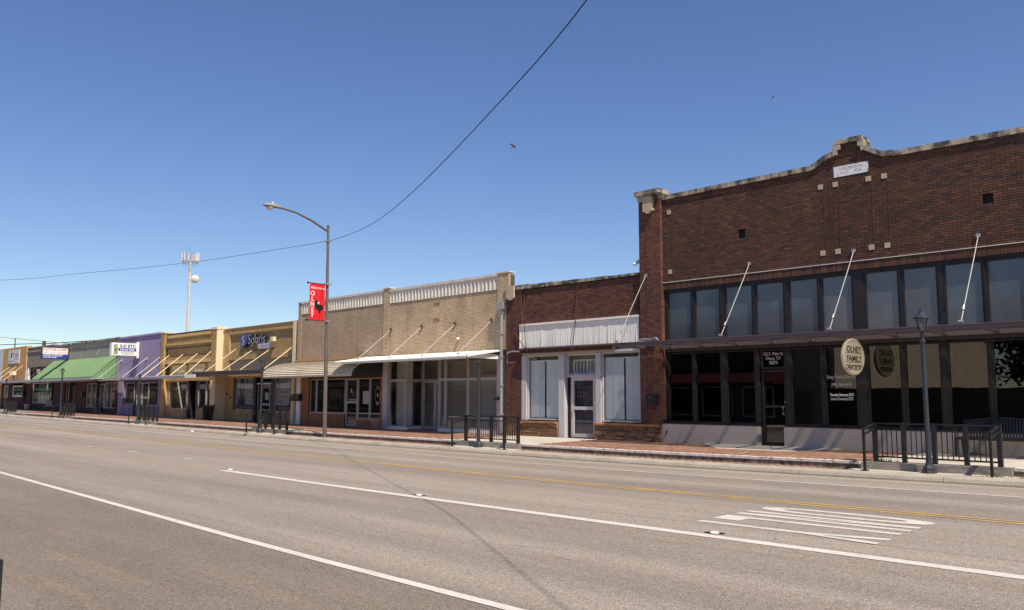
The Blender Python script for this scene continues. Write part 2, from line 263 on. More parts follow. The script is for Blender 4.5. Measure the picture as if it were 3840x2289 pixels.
# ---------------------------------------------------------------- mesh building
ORG = {}
class MB:
    def __init__(s): s.v = []; s.f = []; s.t = []; s.ch = []
    def add(s, vs, fs, tint=None):
        b = len(s.v); s.v += [tuple(p) for p in vs]; s.f += [tuple(b+i for i in f) for f in fs]
        s.t += [random.random() if tint is None else tint]*len(fs); s.ch.append((b, len(s.v), len(s.f)-len(fs), len(s.f))); return s
    def box(s, x0, x1, y0, y1, z0, z1, tint=None, back=True):
        vs = [(x0,y0,z0),(x1,y0,z0),(x1,y1,z0),(x0,y1,z0),(x0,y0,z1),(x1,y0,z1),(x1,y1,z1),(x0,y1,z1)]
        fs = [(0,1,5,4),(1,2,6,5),(3,0,4,7),(4,5,6,7),(3,2,1,0)] + ([(2,3,7,6)] if back else [])
        if tint is None: tint = random.random()
        return s.add(vs, fs, tint)
    def hexa(s, p): return s.add(p, [(0,1,5,4),(1,2,6,5),(3,0,4,7),(4,5,6,7),(3,2,1,0),(2,3,7,6)])
    def prism(s, pts, y0, y1):                       # polygon in x-z, extruded in y
        n = len(pts); vs = [(x, y0, z) for x, z in pts] + [(x, y1, z) for x, z in pts]
        fs = [tuple(range(n)), tuple(reversed(range(n, 2*n)))] + [(i, n+i, n+(i+1) % n, (i+1) % n) for i in range(n)]
        return s.add(vs, fs)
    def prismx(s, pts, x0, x1):                      # polygon in y-z, extruded in x
        n = len(pts); vs = [(x0, y, z) for y, z in pts] + [(x1, y, z) for y, z in pts]
        return s.add(vs, [tuple(range(n)), tuple(reversed(range(n, 2*n)))] + [(i, n+i, n+(i+1) % n, (i+1) % n) for i in range(n)])
    def tube(s, pts, r, n=8, r1=None, cap=True):
        pts = [Vector(p) for p in pts]; rings = []; L = len(pts)
        for i, p in enumerate(pts):
            d = (pts[min(i+1, L-1)]-pts[max(i-1, 0)]).normalized()
            a = d.cross(Vector((0, 0, 1)));  a = a.normalized() if a.length > 1e-3 else Vector((1, 0, 0))
            b = d.cross(a); rr = r if r1 is None else r+(r1-r)*i/max(1, L-1)
            rings.append([p+a*(math.cos(2*math.pi*k/n)*rr)+b*(math.sin(2*math.pi*k/n)*rr) for k in range(n)])
        vs = [q for ring in rings for q in ring]
        fs = [(i*n+k, i*n+(k+1) % n, (i+1)*n+(k+1) % n, (i+1)*n+k) for i in range(L-1) for k in range(n)]
        if cap: fs += [tuple(reversed(range(n))), tuple(range((L-1)*n, L*n))]
        return s.add(vs, fs)
    def lathe(s, prof, c, n=16):                     # profile of (radius, z)
        vs = []; fs = []
        for r, z in prof:
            vs += [(c[0]+r*math.cos(2*math.pi*k/n), c[1]+r*math.sin(2*math.pi*k/n), c[2]+z) for k in range(n)]
        for i in range(len(prof)-1):
            fs += [(i*n+k, i*n+(k+1) % n, (i+1)*n+(k+1) % n, (i+1)*n+k) for k in range(n)]
        fs += [tuple(reversed(range(n))), tuple(range((len(prof)-1)*n, len(prof)*n))]
        return s.add(vs, fs)
    def disc(s, c, rx, rz, t, n=32, axis='x'):       # elliptical plate
        vs = []
        for e in (-t/2, t/2):
            for k in range(n):
                a = 2*math.pi*k/n; u, w = rx*math.cos(a), rz*math.sin(a)
                vs.append((c[0]+e, c[1]+u, c[2]+w) if axis == 'x' else (c[0]+u, c[1]+e, c[2]+w))
        return s.add(vs, [tuple(range(n)), tuple(reversed(range(n, 2*n)))] + [(k, (k+1) % n, n+(k+1) % n, n+k) for k in range(n)])
    def each(s, name, m, parent):                    # every shape in the batch becomes a part of its own
        for b0, b1, f0, f1 in s.ch:
            q = MB(); q.v = s.v[b0:b1]; q.f = [tuple(i-b0 for i in f) for f in s.f[f0:f1]]; q.t = s.t[f0:f1]; q.build(name, m, parent)
    def build(s, name, m, parent=None, kind=None, smooth=False, recalc=True):
        o0 = ORG.get(parent.name, Vector()) if parent else Vector()
        me = bpy.data.meshes.new(name); me.from_pydata([(x-o0.x, y-o0.y, z-o0.z) for x, y, z in s.v], [], s.f)
        if recalc:
            import bmesh
            bm = bmesh.new(); bm.from_mesh(me); bmesh.ops.recalc_face_normals(bm, faces=bm.faces); bm.to_mesh(me); bm.free()
        a = me.attributes.new('tint', 'FLOAT', 'FACE'); a.data.foreach_set('value', s.t)
        if smooth:
            for p in me.polygons: p.use_smooth = True
            try: me.set_sharp_from_angle(angle=R(40))
            except Exception: pass
        me.materials.append(m)
        o = bpy.data.objects.new(name, me); COL.objects.link(o)
        if parent: o.parent = parent; ORG[o.name] = o0
        else: ORG[o.name] = Vector()
        if kind: o['kind'] = kind
        return o
def tag(o, label, cat, group=None):
    o['label'] = label; o['category'] = cat
    if group: o['group'] = group
    return o
def thing(name, label, cat, loc=(0, 0, 0), group=None):
    o = bpy.data.objects.new(name, None); COL.objects.link(o); o.location = loc; o.empty_display_size = .3
    ORG[o.name] = Vector(loc); return tag(o, label, cat, group)
def box(parent, name, m, *a, kind=None): return MB().box(*a).build(name, m, parent, kind)
def copy_tree(o, parent=None):
    c = o.copy(); COL.objects.link(c); c.parent = parent
    for ch in o.children: copy_tree(ch, c)
    return c
def place(src, first, loc, label, rz=0, group=None):
    o = src if first else copy_tree(src)
    o.location = loc; o.rotation_euler.z = rz; o['label'] = label
    if group: o['group'] = group
    return o
_fonts = {}
def text(parent, name, s, size, m, loc, face='y', align='CENTER', ext=.004, sx=1.0, shear=0.0, spacing=1.0, bold=0.0):
    c = bpy.data.curves.new('lettering', 'FONT'); c.body = s; c.size = size; c.align_x = align; c.extrude = ext
    c.shear = shear; c.space_character = spacing; c.resolution_u = 3; c.offset = bold; c.space_line = .95
    t = bpy.data.objects.new('lettering', c); COL.objects.link(t)
    dg = bpy.context.evaluated_depsgraph_get()
    me = bpy.data.meshes.new_from_object(t.evaluated_get(dg)); bpy.data.objects.remove(t)
    vs = []
    for v in me.vertices:
        x, y, z = v.co.x*sx, v.co.y, v.co.z
        vs.append((loc[0]+x, loc[1]-z, loc[2]+y) if face == 'y' else (loc[0]+z, loc[1]+x, loc[2]+y))
    b = MB(); b.add(vs, [tuple(p.vertices) for p in me.polygons], 0.5); bpy.data.meshes.remove(me)
    return b.build(name, m, parent, recalc=False)

_unit = None
def unit_brick(m, name):
    b = MB().box(-.5, .5, -.5, .5, -.5, .5, .5); o = b.build(name, m); me = o.data; bpy.data.objects.remove(o); return me
def lay(parent, pieces, mats, name='brick', nind=300, rot=None):
    """pieces: (cx, cy, cz, w, d, h); the nearest nind in view are parts of their own, the rest one part"""
    o0 = ORG[parent.name]
    sc = sorted(range(len(pieces)), key=lambda i: -seen(pieces[i][:3])*(max(pieces[i][3], pieces[i][4])*max(pieces[i][5], pieces[i][4]))**.5)
    ind = set(i for i in sc[:nind] if seen(pieces[i][:3]) > 0)
    me = unit_brick(mats[0], name); rest = MB()
    for i, (cx, cy, cz, w, d, h) in enumerate(pieces):
        if i in ind:
            o = bpy.data.objects.new(name, me); o.parent = parent; o.location = (cx-o0.x, cy-o0.y, cz-o0.z); o.scale = (w, d, h)
            COL.objects.link(o)
        else: rest.box(cx-w/2, cx+w/2, cy-d/2, cy+d/2, cz-h/2, cz+h/2)
    if rest.v: rest.build(name+'work', mats[1], parent, kind='stuff', recalc=False)
def courses(x0, x1, z0, z1, yf, bl=.2, ch=.0675, j=.012, ok=None, jit=.0, depth=.05, yj=.0015):
    """running bond bricks with their faces at y = yf; ok(x0,x1,z0,z1) tells whether a brick stays"""
    out = []; nz = max(1, round((z1-z0)/ch)); ch = (z1-z0)/nz
    for k in range(nz):
        za, zb = z0+k*ch+j/2, z0+(k+1)*ch-j/2; x = x0-(bl+j)*(.5 if k % 2 else 0)
        while x < x1:
            a, b = max(x+j/2, x0+j/2), min(x+bl+j/2, x1-j/2); x += bl+j
            if b-a < .03: continue
            if ok and not ok(a, b, za, zb): continue
            dy = random.uniform(-yj, yj)
            out.append(((a+b)/2, yf+depth/2+dy, (za+zb)/2, b-a, depth, zb-za))
    return out
def soldiers(x0, x1, z0, z1, yf, w=.0675, j=.009, depth=.05):
    n = round((x1-x0)/w); w = (x1-x0)/n
    return [(x0+(i+.5)*w, yf+depth/2+random.uniform(-.002, .002), (z0+z1)/2, w-j, depth, z1-z0-j) for i in range(n)]
def window(parent, x0, x1, z0, z1, y, fm, gm, fw=.05, d=.07, name='window', bars=()):
    b = MB()
    b.box(x0, x0+fw, y-d/2, y+d/2, z0, z1).box(x1-fw, x1, y-d/2, y+d/2, z0, z1)
    b.box(x0+fw, x1-fw, y-d/2, y+d/2, z0, z0+fw).box(x0+fw, x1-fw, y-d/2, y+d/2, z1-fw, z1)
    for bz in bars: b.box(x0+fw, x1-fw, y-d/2+.002, y+d/2-.002, bz-fw/2, bz+fw/2)
    w = b.build(name, fm, parent)
    MB().box(x0+fw*.6, x1-fw*.6, y+.008, y+.013, z0+fw*.6, z1-fw*.6).build('pane', gm, w)
    return w
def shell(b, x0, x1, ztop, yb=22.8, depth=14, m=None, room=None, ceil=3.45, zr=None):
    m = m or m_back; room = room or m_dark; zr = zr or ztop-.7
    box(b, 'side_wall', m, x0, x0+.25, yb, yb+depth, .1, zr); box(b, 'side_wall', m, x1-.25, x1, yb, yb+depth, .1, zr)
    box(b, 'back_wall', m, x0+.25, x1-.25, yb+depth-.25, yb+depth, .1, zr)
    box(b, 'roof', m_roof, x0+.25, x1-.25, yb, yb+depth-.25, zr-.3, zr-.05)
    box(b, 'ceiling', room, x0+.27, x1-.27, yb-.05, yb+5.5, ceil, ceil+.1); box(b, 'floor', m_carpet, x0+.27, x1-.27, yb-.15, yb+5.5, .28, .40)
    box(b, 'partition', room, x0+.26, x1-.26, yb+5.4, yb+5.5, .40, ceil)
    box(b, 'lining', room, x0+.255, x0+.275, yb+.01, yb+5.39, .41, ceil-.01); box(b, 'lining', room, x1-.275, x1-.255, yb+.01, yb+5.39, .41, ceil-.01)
D = 22.5

# ================================================================ SETTING
b = MB(); b.add([(-700, -500, -.12), (500, -500, -.12), (500, 700, -.12), (-700, 700, -.12)], [(0, 1, 2, 3)])
b.build('ground', m_ground, kind='structure')
def sheet(xs, ys, dz, zf=None):
    b = MB(); n = len(ys)
    vs = [(x, y, g(x)+dz+(zf(y) if zf else 0)) for x in xs for y in ys]
    return b.add(vs, [(i*n+k, (i+1)*n+k, (i+1)*n+k+1, i*n+k+1) for i in range(len(xs)-1) for k in range(n-1)])
XS = [x for x in range(-150, 31, 2)]
b = MB(); ys = [1.2, 3, 6, 8, 10, 12, 14, 16, 17, 18.2]; n = len(ys)
b.add([(x, y, road_z(x, y)) for x in XS for y in ys], [(i*n+k, (i+1)*n+k, (i+1)*n+k+1, i*n+k+1) for i in range(len(XS)-1) for k in range(n-1)])
road = b.build('road', m_asph, kind='structure')
def stripe(x0, x1, y0, y1, name, m, dz=.006, drift=0):
    xs = sorted(set([x0, x1]+[x for x in XS if x0 < x < x1])); n = len(xs)-1
    b = MB(); vs = []
    for x in xs: o = drift*min(max(0, -9-x), 30); vs += [(x, y0+o, road_z(x, y0+o)+dz), (x, y1+o, road_z(x, y1+o)+dz)]
    return b.add(vs, [(2*i, 2*i+2, 2*i+3, 2*i+1) for i in range(n)]).build(name, m, road)
stripe(-140, 25, 5.03, 5.155, 'edge_line', m_paint, drift=.027)
stripe(-19.25, 25, 9.30, 9.50, 'lane_line', m_paint, drift=.003)
stripe(-140, 25, 16.32, 16.43, 'edge_line', m_paint2)
stripe(-140, 25, 13.05, 13.13, 'yellow_line', m_yel, drift=.024); stripe(-140, 25, 13.25, 13.33, 'yellow_line', m_yel, drift=.024)
stripe(-120, -40.3, 9.93, 10.08, 'yellow_line', m_yel)
for x in (-31.5, -27.55, -23.45): stripe(x-(.35 if x > -31 else .2), x+(.35 if x > -31 else .2), 10.38, 10.5, 'lane_dash', m_paint2)
def flat(polys, name, m, dz=.006):
    b = MB()
    for p in polys: b.add([(x, y, road_z(x, y)+dz) for x, y in p], [tuple(range(len(p)))])
    return b.build(name, m, road)
def oval(cx, cy, rx, ry, p=2.6, n=28):
    return [(cx+rx*math.copysign(abs(math.cos(2*math.pi*k/n))**(2/p), math.cos(2*math.pi*k/n)), cy+ry*math.copysign(abs(math.sin(2*math.pi*k/n))**(2/p), math.sin(2*math.pi*k/n))) for k in range(n)]
oo, oi = oval(-5.35, 12.30, 1.28, .27), oval(-5.35, 12.30, .92, .125)
b = MB(); n = len(oo); b.add([(x, y, road_z(x, y)+.006) for x, y in oo+oi], [(k, (k+1) % n, n+(k+1) % n, n+k) for k in range(n)]); b.build('road_letter', m_only, road)
flat([[(-6.62, 11.88), (-4.1, 11.88), (-4.1, 11.745), (-6.62, 11.745)], [(-6.62, 11.575), (-4.1, 11.575), (-4.1, 11.44), (-6.62, 11.44)], [(-4.1, 11.745), (-4.75, 11.745), (-6.62, 11.575), (-5.9, 11.575)]], 'road_letter', m_only)
flat([[(-6.62, 11.22), (-4.1, 11.22), (-4.1, 11.085), (-6.62, 11.085)], [(-6.62, 11.085), (-6.2, 11.085), (-6.2, 10.80), (-6.62, 10.80)]], 'road_letter', m_only)
flat([[(-6.62, 10.50), (-5.15, 10.50), (-5.15, 10.365), (-6.62, 10.365)], [(-5.15, 10.50), (-4.05, 10.72), (-4.05, 10.585), (-5.15, 10.365)]], 'road_letter', m_only)
flat([[(-5.25, 10.42), (-5.05, 10.35), (-4.05, 10.21), (-4.05, 10.345), (-5.15, 10.45)]], 'road_letter', m_only, .0085)

def kerb_run(name, y0, sgn, x0, x1):
    k = bpy.data.objects.new(name, None); COL.objects.link(k); k['kind'] = 'structure'; ORG[k.name] = Vector()
    prof = [(0, -.1), (0, .035), (.03, .10), (.075, .135), (.14, .15), (.30, .15), (.30, -.1)]
    x = x0
    while x < x1:
        e = min(x+3.05, x1); pts = []
        b = MB(); n = len(prof); vs = []
        for xx in (x+.006, e-.006): vs += [(xx, y0+sgn*p, g(xx)+z) for p, z in prof]
        b.add(vs, [(i, i+1, n+i+1, n+i) for i in range(n-1)] + [tuple(range(n)), tuple(range(n, 2*n))]).build('kerb_stone', m_conc, k)
        x = e
    return k
kerb_run('kerb', 18.13, 1, -140, 25); kerb_run('near_kerb', 1.28, -1, -100, 25)
sheet(XS, [-2.2, .98], .13).build('near_pavement', m_slab, kind='structure')
PLAT = [-6.2, -19.85, -34.05, -48.0, -61.8, -75.4]; PW = 1.5
lower = sheet(XS, [18.42, 18.9], .118).build('lower_pavement', m_mortar, kind='structure')
upper = sheet(XS, [18.95, 22.95], .292, lambda y: (y-18.9)*.013).build('upper_pavement', m_mortar, kind='structure')
def zu(x, y): return g(x)+.31+(y-18.9)*.013
conc = [(-7.72, -3.9, 18.98, 22.28), (-21.95, -18.0, 18.98, 22.32), (-35.7, -32.2, 18.98, 19.75), (-49.5, -46.6, 18.98, 19.3)]
def concrete_at(x, y):
    if any(a < x < c and e < y < f for a, c, e, f in conc): return True
    return 21.0 < y and -14.0+(22.4-y)*1.0 < x < -9.7-(22.4-y)*.6
P = []
x = -75.0
while x < 6:
    k = 0; y = 19.17 + (random.random()*.0)
    off = .105 if round(x/.105) % 2 else 0
    y = 19.07+off
    while y < 22.38:
        if not concrete_at(x, y): P.append((x, y, zu(x, y)-.024+random.uniform(-.002, .002), .097, .2, .05))
        y += .21
    x += .105
lay(upper, P, b_pave, 'paving_brick')
P = []; x = -75.0
while x < 6:
    off = .105 if round(x/.105) % 2 else 0; y = 18.55+off
    while y < 18.8:
        if not any(abs(x-c) < PW+.05 for c in PLAT): P.append((x, y, g(x)+.127+random.uniform(-.002, .002), .097, .2, .05))
        y += .21
    x += .105
lay(lower, P, b_pave, 'paving_brick')
for a, c, e, f in conc:
    n = max(1, round((c-a)/1.3))
    for i in range(n):
        xa, xb = a+(c-a)*i/n+.006, a+(c-a)*(i+1)/n-.006; y0, y1 = e, f
        MB().hexa([(xa, y0, zu(xa, y0)-.06), (xb, y0, zu(xb, y0)-.06), (xb, y1, zu(xb, y1)-.06), (xa, y1, zu(xa, y1)-.06), (xa, y0, zu(xa, y0)-.001), (xb, y0, zu(xb, y0)-.001), (xb, y1, zu(xb, y1)-.001), (xa, y1, zu(xa, y1)-.001)]).build('concrete_slab', m_slab, upper)
b = MB(); pts = [(-14.0, 22.4), (-9.7, 22.4), (-10.6, 21.05), (-12.7, 21.05)]
b.add([(x, y, zu(x, y)-.002+(.03 if y > 22 else 0)) for x, y in pts]+[(x, y, zu(x, y)-.08) for x, y in pts], [(0, 1, 2, 3), (0, 4, 5, 1), (1, 5, 6, 2), (2, 6, 7, 3), (3, 7, 4, 0)]).build('concrete_slab', m_slab, upper)
# step riser with its edge bricks, broken by concrete platforms
step = bpy.data.objects.new('pavement_step', None); COL.objects.link(step); step['kind'] = 'structure'; ORG[step.name] = Vector()
edges = sorted(PLAT); runs = []; x = -140
for c in edges: runs.append((x, c-PW)); x = c+PW
runs.append((x, 25)); P = []
for a, c in runs:
    xs = [a+(c-a)*i/max(1, int((c-a)/3)) for i in range(max(1, int((c-a)/3))+1)]
    for xa, xb in zip(xs, xs[1:]):
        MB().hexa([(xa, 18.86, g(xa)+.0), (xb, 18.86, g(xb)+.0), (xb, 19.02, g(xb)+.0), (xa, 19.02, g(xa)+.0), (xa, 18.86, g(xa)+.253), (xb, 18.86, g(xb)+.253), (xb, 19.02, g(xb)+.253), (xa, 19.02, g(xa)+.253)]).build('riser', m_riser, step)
    x = max(a, -75)
    while x < min(c, 6)-.05: P.append((x+.052, 18.945+random.uniform(-.004, .004), g(x)+.284+random.uniform(-.003, .003), .096, .2, .06)); x += .105
lay(step, P, (m_wornwhite, m_wornwhite), 'edge_brick')
for c in PLAT:
    a, e = c-PW+.01, c+PW-.01
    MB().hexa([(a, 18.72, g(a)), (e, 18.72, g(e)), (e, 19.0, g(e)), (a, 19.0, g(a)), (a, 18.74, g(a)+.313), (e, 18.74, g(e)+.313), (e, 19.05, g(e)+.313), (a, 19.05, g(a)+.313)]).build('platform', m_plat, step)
    MB().hexa([(a-.15, 18.42, g(a)), (e+.15, 18.42, g(e)), (e+.15, 18.73, g(e)), (a-.15, 18.73, g(a)), (a-.15, 18.42, g(a)+.150), (e+.15, 18.42, g(e)+.150), (e+.15, 18.73, g(e)+.156), (a-.15, 18.73, g(a)+.156)]).build('concrete_slab', m_slab, step)
b = MB()                                             # an extra half step in front of the far shops
for xa, xb in ((-73.2, -70.5), (-76.9-3.5, -77)): b.hexa([(xa, 18.55, g(xa)), (xb, 18.55, g(xb)), (xb, 18.84, g(xb)), (xa, 18.84, g(xa)), (xa, 18.55, g(xa)+.22), (xb, 18.55, g(xb)+.22), (xb, 18.84, g(xb)+.22), (xa, 18.84, g(xa)+.22)])
b.build('half_step', m_riser, step)

# ================================================================ BRICK CORNER BUILDING WITH THE DENTIST
den = thing('brick_building', 'tall dark red brick building with stepped gable parapet, black storefront and dentist signs', 'building', (-9.2, 22.5, .4))
ZT = lambda x: 8.27 if x < -10.3 else (8.27+.30*math.sin((x+10.3)/.69*math.pi/2)**1.3 if x < -9.61 else (8.84 if x < -8.75 else (8.57-.36*math.sin((x+8.75)/.63*math.pi/2)**1.2 if x < -8.12 else 8.21-.006*(x+8.12))))
sq = [(-15.165, 7.83), (-15.165, 5.85), (-10.04, 7.75), (-10.04, 5.84), (-9.61, 7.75), (-9.61, 5.84), (-8.69, 7.74), (-8.69, 5.84), (-8.27, 7.74), (-8.27, 5.84), (-3.2, 7.80), (-3.2, 5.83)]
vents = [(-12.55, 6.77), (-5.81, 6.70)]
grooves = [(-15.165, 5.92, 7.76), (-10.04, 5.91, 7.68), (-9.61, 5.91, 7.68), (-8.69, 5.91, 7.67), (-8.27, 5.91, 7.67), (-3.2, 5.9, 7.73)]
def okd(a, c, za, zb):
    if zb > min(ZT(a), ZT(c), ZT((a+c)/2))-.005: return False
    if any(a < X+.075 and c > X-.075 and za < Z+.075 and zb > Z-.075 for X, Z in sq): return False
    if any(a < X+.12 and c > X-.12 and za < Z+.12 and zb > Z-.12 for X, Z in vents): return False
    if a < -8.66 and c > -9.64 and za < 8.25 and zb > 7.93: return False
    if any(a < X+.06 and c > X-.06 and z0 < zb and z1 > za for X, z0, z1 in grooves): return False
    return True
def cut(P, rects):                                  # trim bricks round openings and inset blocks
    for X0, X1, Z0, Z1 in rects:
        out = []
        for q in P:
            a, c, za, zb = q[0]-q[3]/2, q[0]+q[3]/2, q[2]-q[5]/2, q[2]+q[5]/2
            if c <= X0 or a >= X1 or zb <= Z0+.004 or za >= Z1-.004: out.append(q); continue
            for l, r in ((a, min(c, X0)), (max(a, X1), c)):
                if r-l > .02: out.append(((l+r)/2, q[1], q[2], r-l, q[4], q[5]))
        P = out
    return P
def okd(a, c, za, zb): return zb < min(ZT(a), ZT(c), ZT((a+c)/2))+.05
P = courses(-15.44, -2.86, 5.525, 9.0, D, ok=okd)
P = cut(P, [(X-.065, X+.065, z0, z1) for X, z0, z1 in grooves]+[(X-.08, X+.08, Z-.08, Z+.08) for X, Z in sq]+[(X-.12, X+.12, Z-.12, Z+.12) for X, Z in vents]+[(-9.64, -8.67, 7.935, 8.245)])
P += soldiers(-15.44, -2.9, 5.275, 5.50, D-.004)
for X, z0, z1 in grooves: P += courses(X-.062, X+.062, z0, z1, D+.006, bl=.125, ch=.0675, yj=0)
lay(den, P, b_red)
# pilasters with grooved stack-bond strip
for px in (-15.87, -2.42):
    P = []
    for a, c, yo in ((-.43, -.155, 0), (-.145, .145, -.012), (.155, .43, 0)):
        P += courses(px+a, px+c, .92, 8.30, D-.13+yo+.012, bl=.20, depth=.06)
    for yy in (0, 1): P += [(px+.405, D-.03, .92+.0675*(k+.5), .05, .17, .058) for k in range(109)] if yy == 0 else [(px-.405, D-.03, .92+.0675*(k+.5), .05, .17, .058) for k in range(109)]
    if px < -10: lay(den, P, b_red2, 'pilaster_brick')
    else:
        mb = MB()
        for q in P: mb.box(q[0]-q[3]/2, q[0]+q[3]/2, q[1]-q[4]/2, q[1]+q[4]/2, q[2]-q[5]/2, q[2]+q[5]/2)
        mb.build('pilaster_brickwork', b_red2[1], den, kind='stuff')
    box(den, 'pilaster', m_mortar, px-.415, px+.415, D-.105, D+.25, .1, 8.305)
    cp = MB().box(px-.47, px+.50, D-.31, D+.4, 8.50, 8.64).box(px-.44, px+.47, D-.26, D+.36, 8.45, 8.499).box(px-.435, px+.44, D-.17, D+.35, 8.31, 8.449).build('pilaster_cap', m_coping, den)
    MB().prism([(px-.17, 8.43), (px+.20, 8.43), (px+.20, 7.95), (px+.015, 7.85), (px-.17, 7.95)], D-.25, D-.115).build('shield_ornament', m_cream, den)
# mortar backing of the upper wall, vents left open
mb = MB(); mz = [5.27, 6.57, 6.65, 6.815, 6.89, 8.26]
def back(x0, x1, z0, z1): mb.box(x0, x1, D+.012, D+.24, z0, z1)
back(-15.53, -2.85, 5.27, 6.58); back(-15.53, -12.67, 6.58, 6.89); back(-12.43, -5.93, 6.58, 6.89); back(-5.69, -2.85, 6.58, 6.89); back(-15.53, -2.85, 6.89, 8.2)
mb.prism([(-10.3, 8.2), (-8.1, 8.2), (-8.4, 8.44), (-8.76, 8.55), (-8.78, 8.83), (-9.58, 8.83), (-9.6, 8.55), (-9.9, 8.44)], D+.0125, D+.24)
mb.box(-15.53, -15.45, D+.011, D+.3, 3.4, 5.27).box(-2.95, -2.85, D+.011, D+.3, 3.4, 5.27)
mb.build('wall', m_mortard, den)
for X, Z in sq: box(den, 'corbel_block', m_cream, X-.072, X+.072, D-.012, D+.1, Z-.072, Z+.072)
for X, Z in vents:
    box(den, 'vent', m_dark, X-.13, X+.13, D+.16, D+.2, Z-.17, Z+.17)
pl = box(den, 'date_plaque', m_oldsign, -9.635, -8.675, D-.012, D+.06, 7.94, 8.24)
text(pl, 'faded_lettering', 'A MORRISON\nA LT.    1924', .115, mat('faded plaque lettering', (.42, .37, .33), var=.3, vs=20), (-9.15, D-.013, 8.12), sx=.95, ext=.001)
# coping: straight runs, ogee shoulders and stepped centre
def strip(pts, th, y0, y1, name):
    mb = MB()
    for (xa, za), (xb, zb) in zip(pts, pts[1:]):
        mb.hexa([(xa, y0, za-th), (xb, y0, zb-th), (xb, y1, zb-th), (xa, y1, za-th), (xa, y0, za), (xb, y0, zb), (xb, y1, zb), (xa, y1, za)])
    return mb.build(name, m_coping, den)
for i in range(4): strip([(-15.42+1.28*i+.004, 8.415), (-15.42+1.28*(i+1)-.004, 8.415)], .145, D-.05, D+.33, 'coping_stone')
strip([(-10.31, 8.43)]+[(-10.30+.69*t/8, 8.42+.27*math.sin(t/8*math.pi/2)**1.3) for t in range(9)], .15, D-.06, D+.34, 'coping_stone')
MB().prism([(-9.615, 8.69), (-9.615, 8.86), (-9.40, 8.86), (-9.40, 8.70), (-9.49, 8.70), (-9.49, 8.56), (-9.615, 8.56)], D-.08, D+.36).build('coping_stone', m_coping, den)
box(den, 'coping_stone', m_coping, -9.56, -8.80, D-.085, D+.48, 8.862, 8.985)
MB().prism([(-8.745, 8.69), (-8.745, 8.86), (-8.92, 8.86), (-8.92, 8.70), (-8.84, 8.70), (-8.84, 8.56), (-8.745, 8.56)], D-.08, D+.4).build('coping_stone', m_coping, den)
strip([(-8.74+.64*t/8, 8.68-.28*math.sin(t/8*math.pi/2)**1.2) for t in range(9)]+[(-8.02, 8.41)], .145, D-.06, D+.34, 'coping_stone')
for i in range(4): strip([(-8.01+1.3*i+.004, 8.37-.02*i), (-8.01+1.3*(i+1)-.004, 8.37-.02*(i+1))], .145, D-.05, D+.33, 'coping_stone')
box(den, 'drip_strip', m_white, -15.43, -2.9, D-.022, D+.01, 5.503, 5.518)
# transom row
tx = [(-15.38, -14.41), (-14.35, -13.39), (-13.27, -12.28), (-12.23, -11.27), (-11.17, -10.24), (-10.19, -9.26), (-8.98, -8.04), (-7.99, -7.08), (-6.97, -6.03), (-5.99, -5.05), (-4.95, -4.02), (-3.97, -3.05)]
for i, (a, c) in enumerate(tx):
    w = window(den, a, c, 3.46, 5.21, D+.12, m_brz, m_trans, .055, .08, 'transom_window')
fr = MB().box(-15.445, -2.95, D+.05, D+.2, 5.212, 5.274).box(-15.445, -2.95, D+.03, D+.2, 3.24, 3.44)
for a, c in zip([-15.445]+[t[1] for t in tx], [t[0] for t in tx]+[-2.95]):
    fr.box(a+.001, c-.001, D+.055, D+.2, 3.441, 5.211)
fr.build('window_frame', m_brz, den)
# shop windows, door
sx_ = [(-15.37, -14.42), (-14.37, -13.41), (-13.26, -12.27), (-11.18, -10.24), (-10.18, -9.25), (-8.99, -8.08), (-8.02, -7.11), (-6.98, -6.02), (-5.97, -5.05), (-4.95, -4.02), (-3.97, -3.05)]
for a, c in sx_: window(den, a, c, .99, 3.22, D+.13, m_brz, m_darkgl, .05, .08, 'shop_window')
fr = MB(); ed = [-15.445]+[v for t in sx_[:3] for v in t]+[-12.13]
for a, c in zip(ed[0::2], ed[1::2]): fr.box(a+.001, c-.001, D+.07, D+.2, .985, 3.239)
ed = [-11.30]+[v for t in sx_[3:] for v in t]+[-2.95]
for a, c in zip(ed[0::2], ed[1::2]): fr.box(a+.001, c-.001, D+.07, D+.2, .985, 3.239)
fr.build('window_frame', m_brz, den)
box(den, 'bulkhead', m_stucco, -15.50, -12.17, D-.12, D+.21, .1, .95); box(den, 'bulkhead', m_stucco, -11.33, -2.85, D-.12, D+.21, .1, .955)
box(den, 'sill', m_brz, -15.50, -12.165, D-.125, D+.06, .952, .984); box(den, 'sill', m_brz, -11.335, -2.9, D-.125, D+.06, .957, .984)
tw = window(den, -12.10, -11.31, 2.62, 3.22, D+.13, m_brz, m_darkgl, .06, .08, 'transom_window')
text(tw, 'lettering', '125 E. Main St.\nOlney, TX\n76374', .135, m_letterwht, (-11.72, D+.125, 3.02), sx=.82, ext=.002)
dr = window(den, -12.09, -11.32, .42, 2.60, D+.13, m_brz, m_darkgl, .07, .06, 'door', bars=(1.53,))
MB().tube([(-11.41, D+.09, 1.52), (-11.41, D+.02, 1.52), (-11.41, D+.02, 1.30), (-11.41, D+.09, 1.30)], .014, 6).build('handle', m_galv, dr)
MB().tube([(-11.37, D+.1, 1.66), (-11.37, D+.085, 1.66)], .02, 8).build('lock', m_galv, dr)
st = den
sw = [o for o in den.children if o.name.startswith('shop_window')][4]
text(sw, 'lettering', 'Olney Family Dentistry', .155, m_letterwht, (-9.70, D+.125, 2.31), sx=.66, ext=.002)
text(sw, 'lettering', '(940) 564-4470', .14, m_letterwht, (-9.72, D+.125, 2.10), sx=.66, ext=.002)
text(sw, 'lettering', 'Timothy Sweeney DDS\nLauren Sweeney DDS', .115, m_letterwht, (-9.72, D+.125, 1.83), sx=.62, ext=.002).data
